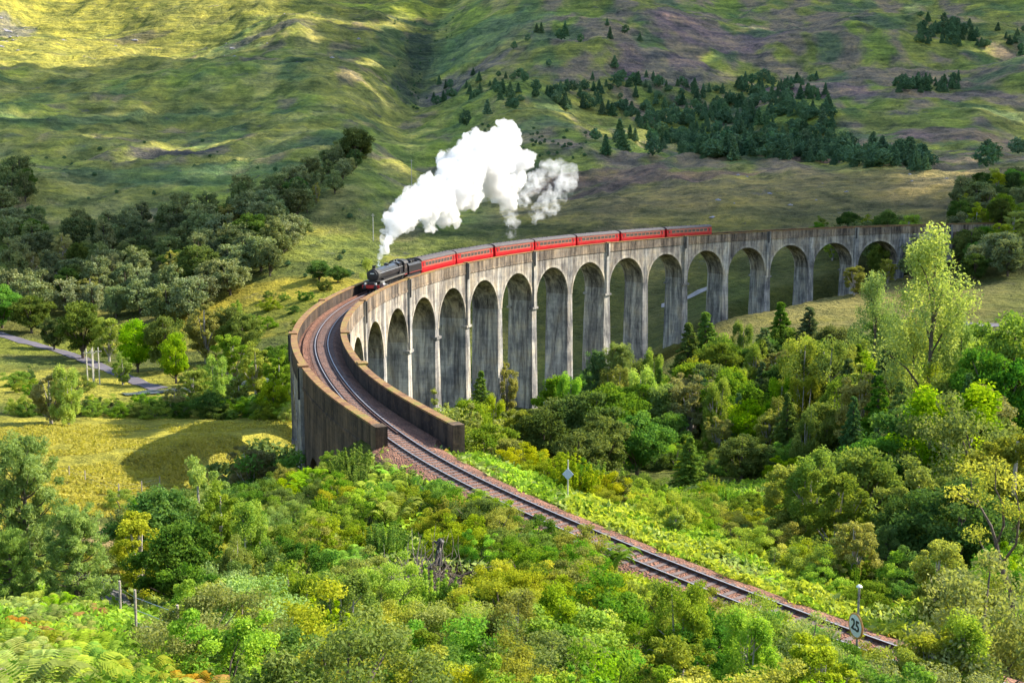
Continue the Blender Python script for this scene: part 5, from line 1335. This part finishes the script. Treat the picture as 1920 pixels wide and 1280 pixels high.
# ------------------------------------------------------------------ unseen clouds set towards the sun to shade the hill and far viaduct
def cloud_layer():
    rg = random.Random(8); ALT = 1250; bm = bmesh.new(); G = []
    for gx in np.arange(-900, 1300, 70):
        for gy in np.arange(330, 2300, 70):
            r = math.hypot(gx, gy); a = math.degrees(math.atan2(gx, gy))
            if abs(a) > 34: continue
            px, py = project(Vector((gx, gy, gz(gx, gy))))
            edge = 455 if px < 900 else 400
            if r < edge: continue
            if px < 560 and py < 118-.06*px+20*math.sin(gx/90): continue
            if 600 < px < 800 and 90 < py < 330: G.append((gx+30, gy-25))
            if 360 < px < 740 and 455 < py: continue
            if rg.random() < .05: continue
            G.append((gx, gy))
    T_ = [(gx, gy, gz(gx, gy), rg.uniform(36, 56)) for gx, gy in G] + [(*P(i, 2.5, -6), 21.) for i in np.arange(10.8, 19, .8)]  # last row: extra blobs added only to shade the far viaduct
    for gx, gy, g0, rad in T_:
        t = (ALT-g0)/SDIR.z; c = Vector((gx+SDIR.x*t+rg.gauss(0, 10), gy+SDIR.y*t+rg.gauss(0, 10), ALT+rg.gauss(0, 12)))
        bmesh.ops.create_icosphere(bm, subdivisions=2, radius=rad, matrix=Matrix.Translation(c) @ Matrix.Diagonal((1, 1, .5, 1)))
    me = bpy.data.meshes.new('clouds'); bm.to_mesh(me); bm.free()
    me.polygons.foreach_set('use_smooth', np.ones(len(me.polygons), bool))
    m, n, b_ = new_mat('cloud_white'); b_.inputs['Base Color'].default_value = (.85, .86, .88, 1); b_.inputs['Roughness'].default_value = 1
    o = link('clouds', me, m); tag(o, 'broken white cloud out of view, with blobs added to shade the viaduct', 'clouds', None, 'structure')
cloud_layer()
# ------------------------------------------------------------------ air
def haze_box():
    mb = MB(); zlo = float(TZ.min())-4; zhi = float(TZ.max())+30; print('haze', zlo, zhi); mb.box(-3050, 3050, -3050, 3050, zlo, zhi)
    m = bpy.data.materials.new('thin_haze'); m.use_nodes = True; n = m.node_tree; n.nodes.clear()
    pv = nd(n, 'ShaderNodeVolumePrincipled'); pv.inputs['Color'].default_value = (.8, .88, 1, 1); pv.inputs['Density'].default_value = HAZE; pv.inputs['Anisotropy'].default_value = .2
    o_ = nd(n, 'ShaderNodeOutputMaterial'); n.links.new(pv.outputs[0], o_.inputs['Volume'])
    o = mb.build('haze', m); tag(o, 'thin blue haze of the valley air', 'haze', None, 'stuff')
HAZE = .00005
# haze_box()   (air is clear in the photograph)
#MARK_END
# ------------------------------------------------------------------ labels: look-alikes of a group are told apart by row and order
def ordinal(k): return ['first', 'second', 'third', 'fourth', 'fifth', 'sixth', 'seventh', 'eighth', 'ninth', 'tenth', 'eleventh', 'twelfth'][k-1] if k <= 12 else f"{k}{'st' if k % 10 == 1 and k != 11 else 'nd' if k % 10 == 2 else 'rd' if k % 10 == 3 else 'th'}"
bpy.context.view_layer.update()
byl = {}
for o in list(COL.objects):
    if o.parent is None and o.get('group') and o.get('label'): byl.setdefault(o['label'], []).append(o)
for lab, L in byl.items():
    if len(L) < 2: continue
    Q = sorted(((project(o.location), o) for o in L), key=lambda q: q[0][1])
    nrow = 1 if len(L) <= 9 else 2 if len(L) <= 22 else 3 if len(L) < 60 else 5
    names = {1: [''], 2: ['upper row', 'lower row'], 3: ['upper row', 'middle row', 'lower row'], 5: ['top row', 'second row', 'middle row', 'fourth row', 'bottom row']}[nrow]
    per = math.ceil(len(Q)/nrow)
    for k in range(nrow):
        row = sorted(Q[k*per:(k+1)*per], key=lambda q: q[0][0])
        for j, (p_, o) in enumerate(row):
            o['label'] = f"{lab}, {ordinal(j+1)} from left" + (f", {names[k]}" if names[k] else '')
            if len(o['label'].split()) > 16: print('LONG', o['label'])
print('things', sum(1 for o in COL.objects if o.parent is None))
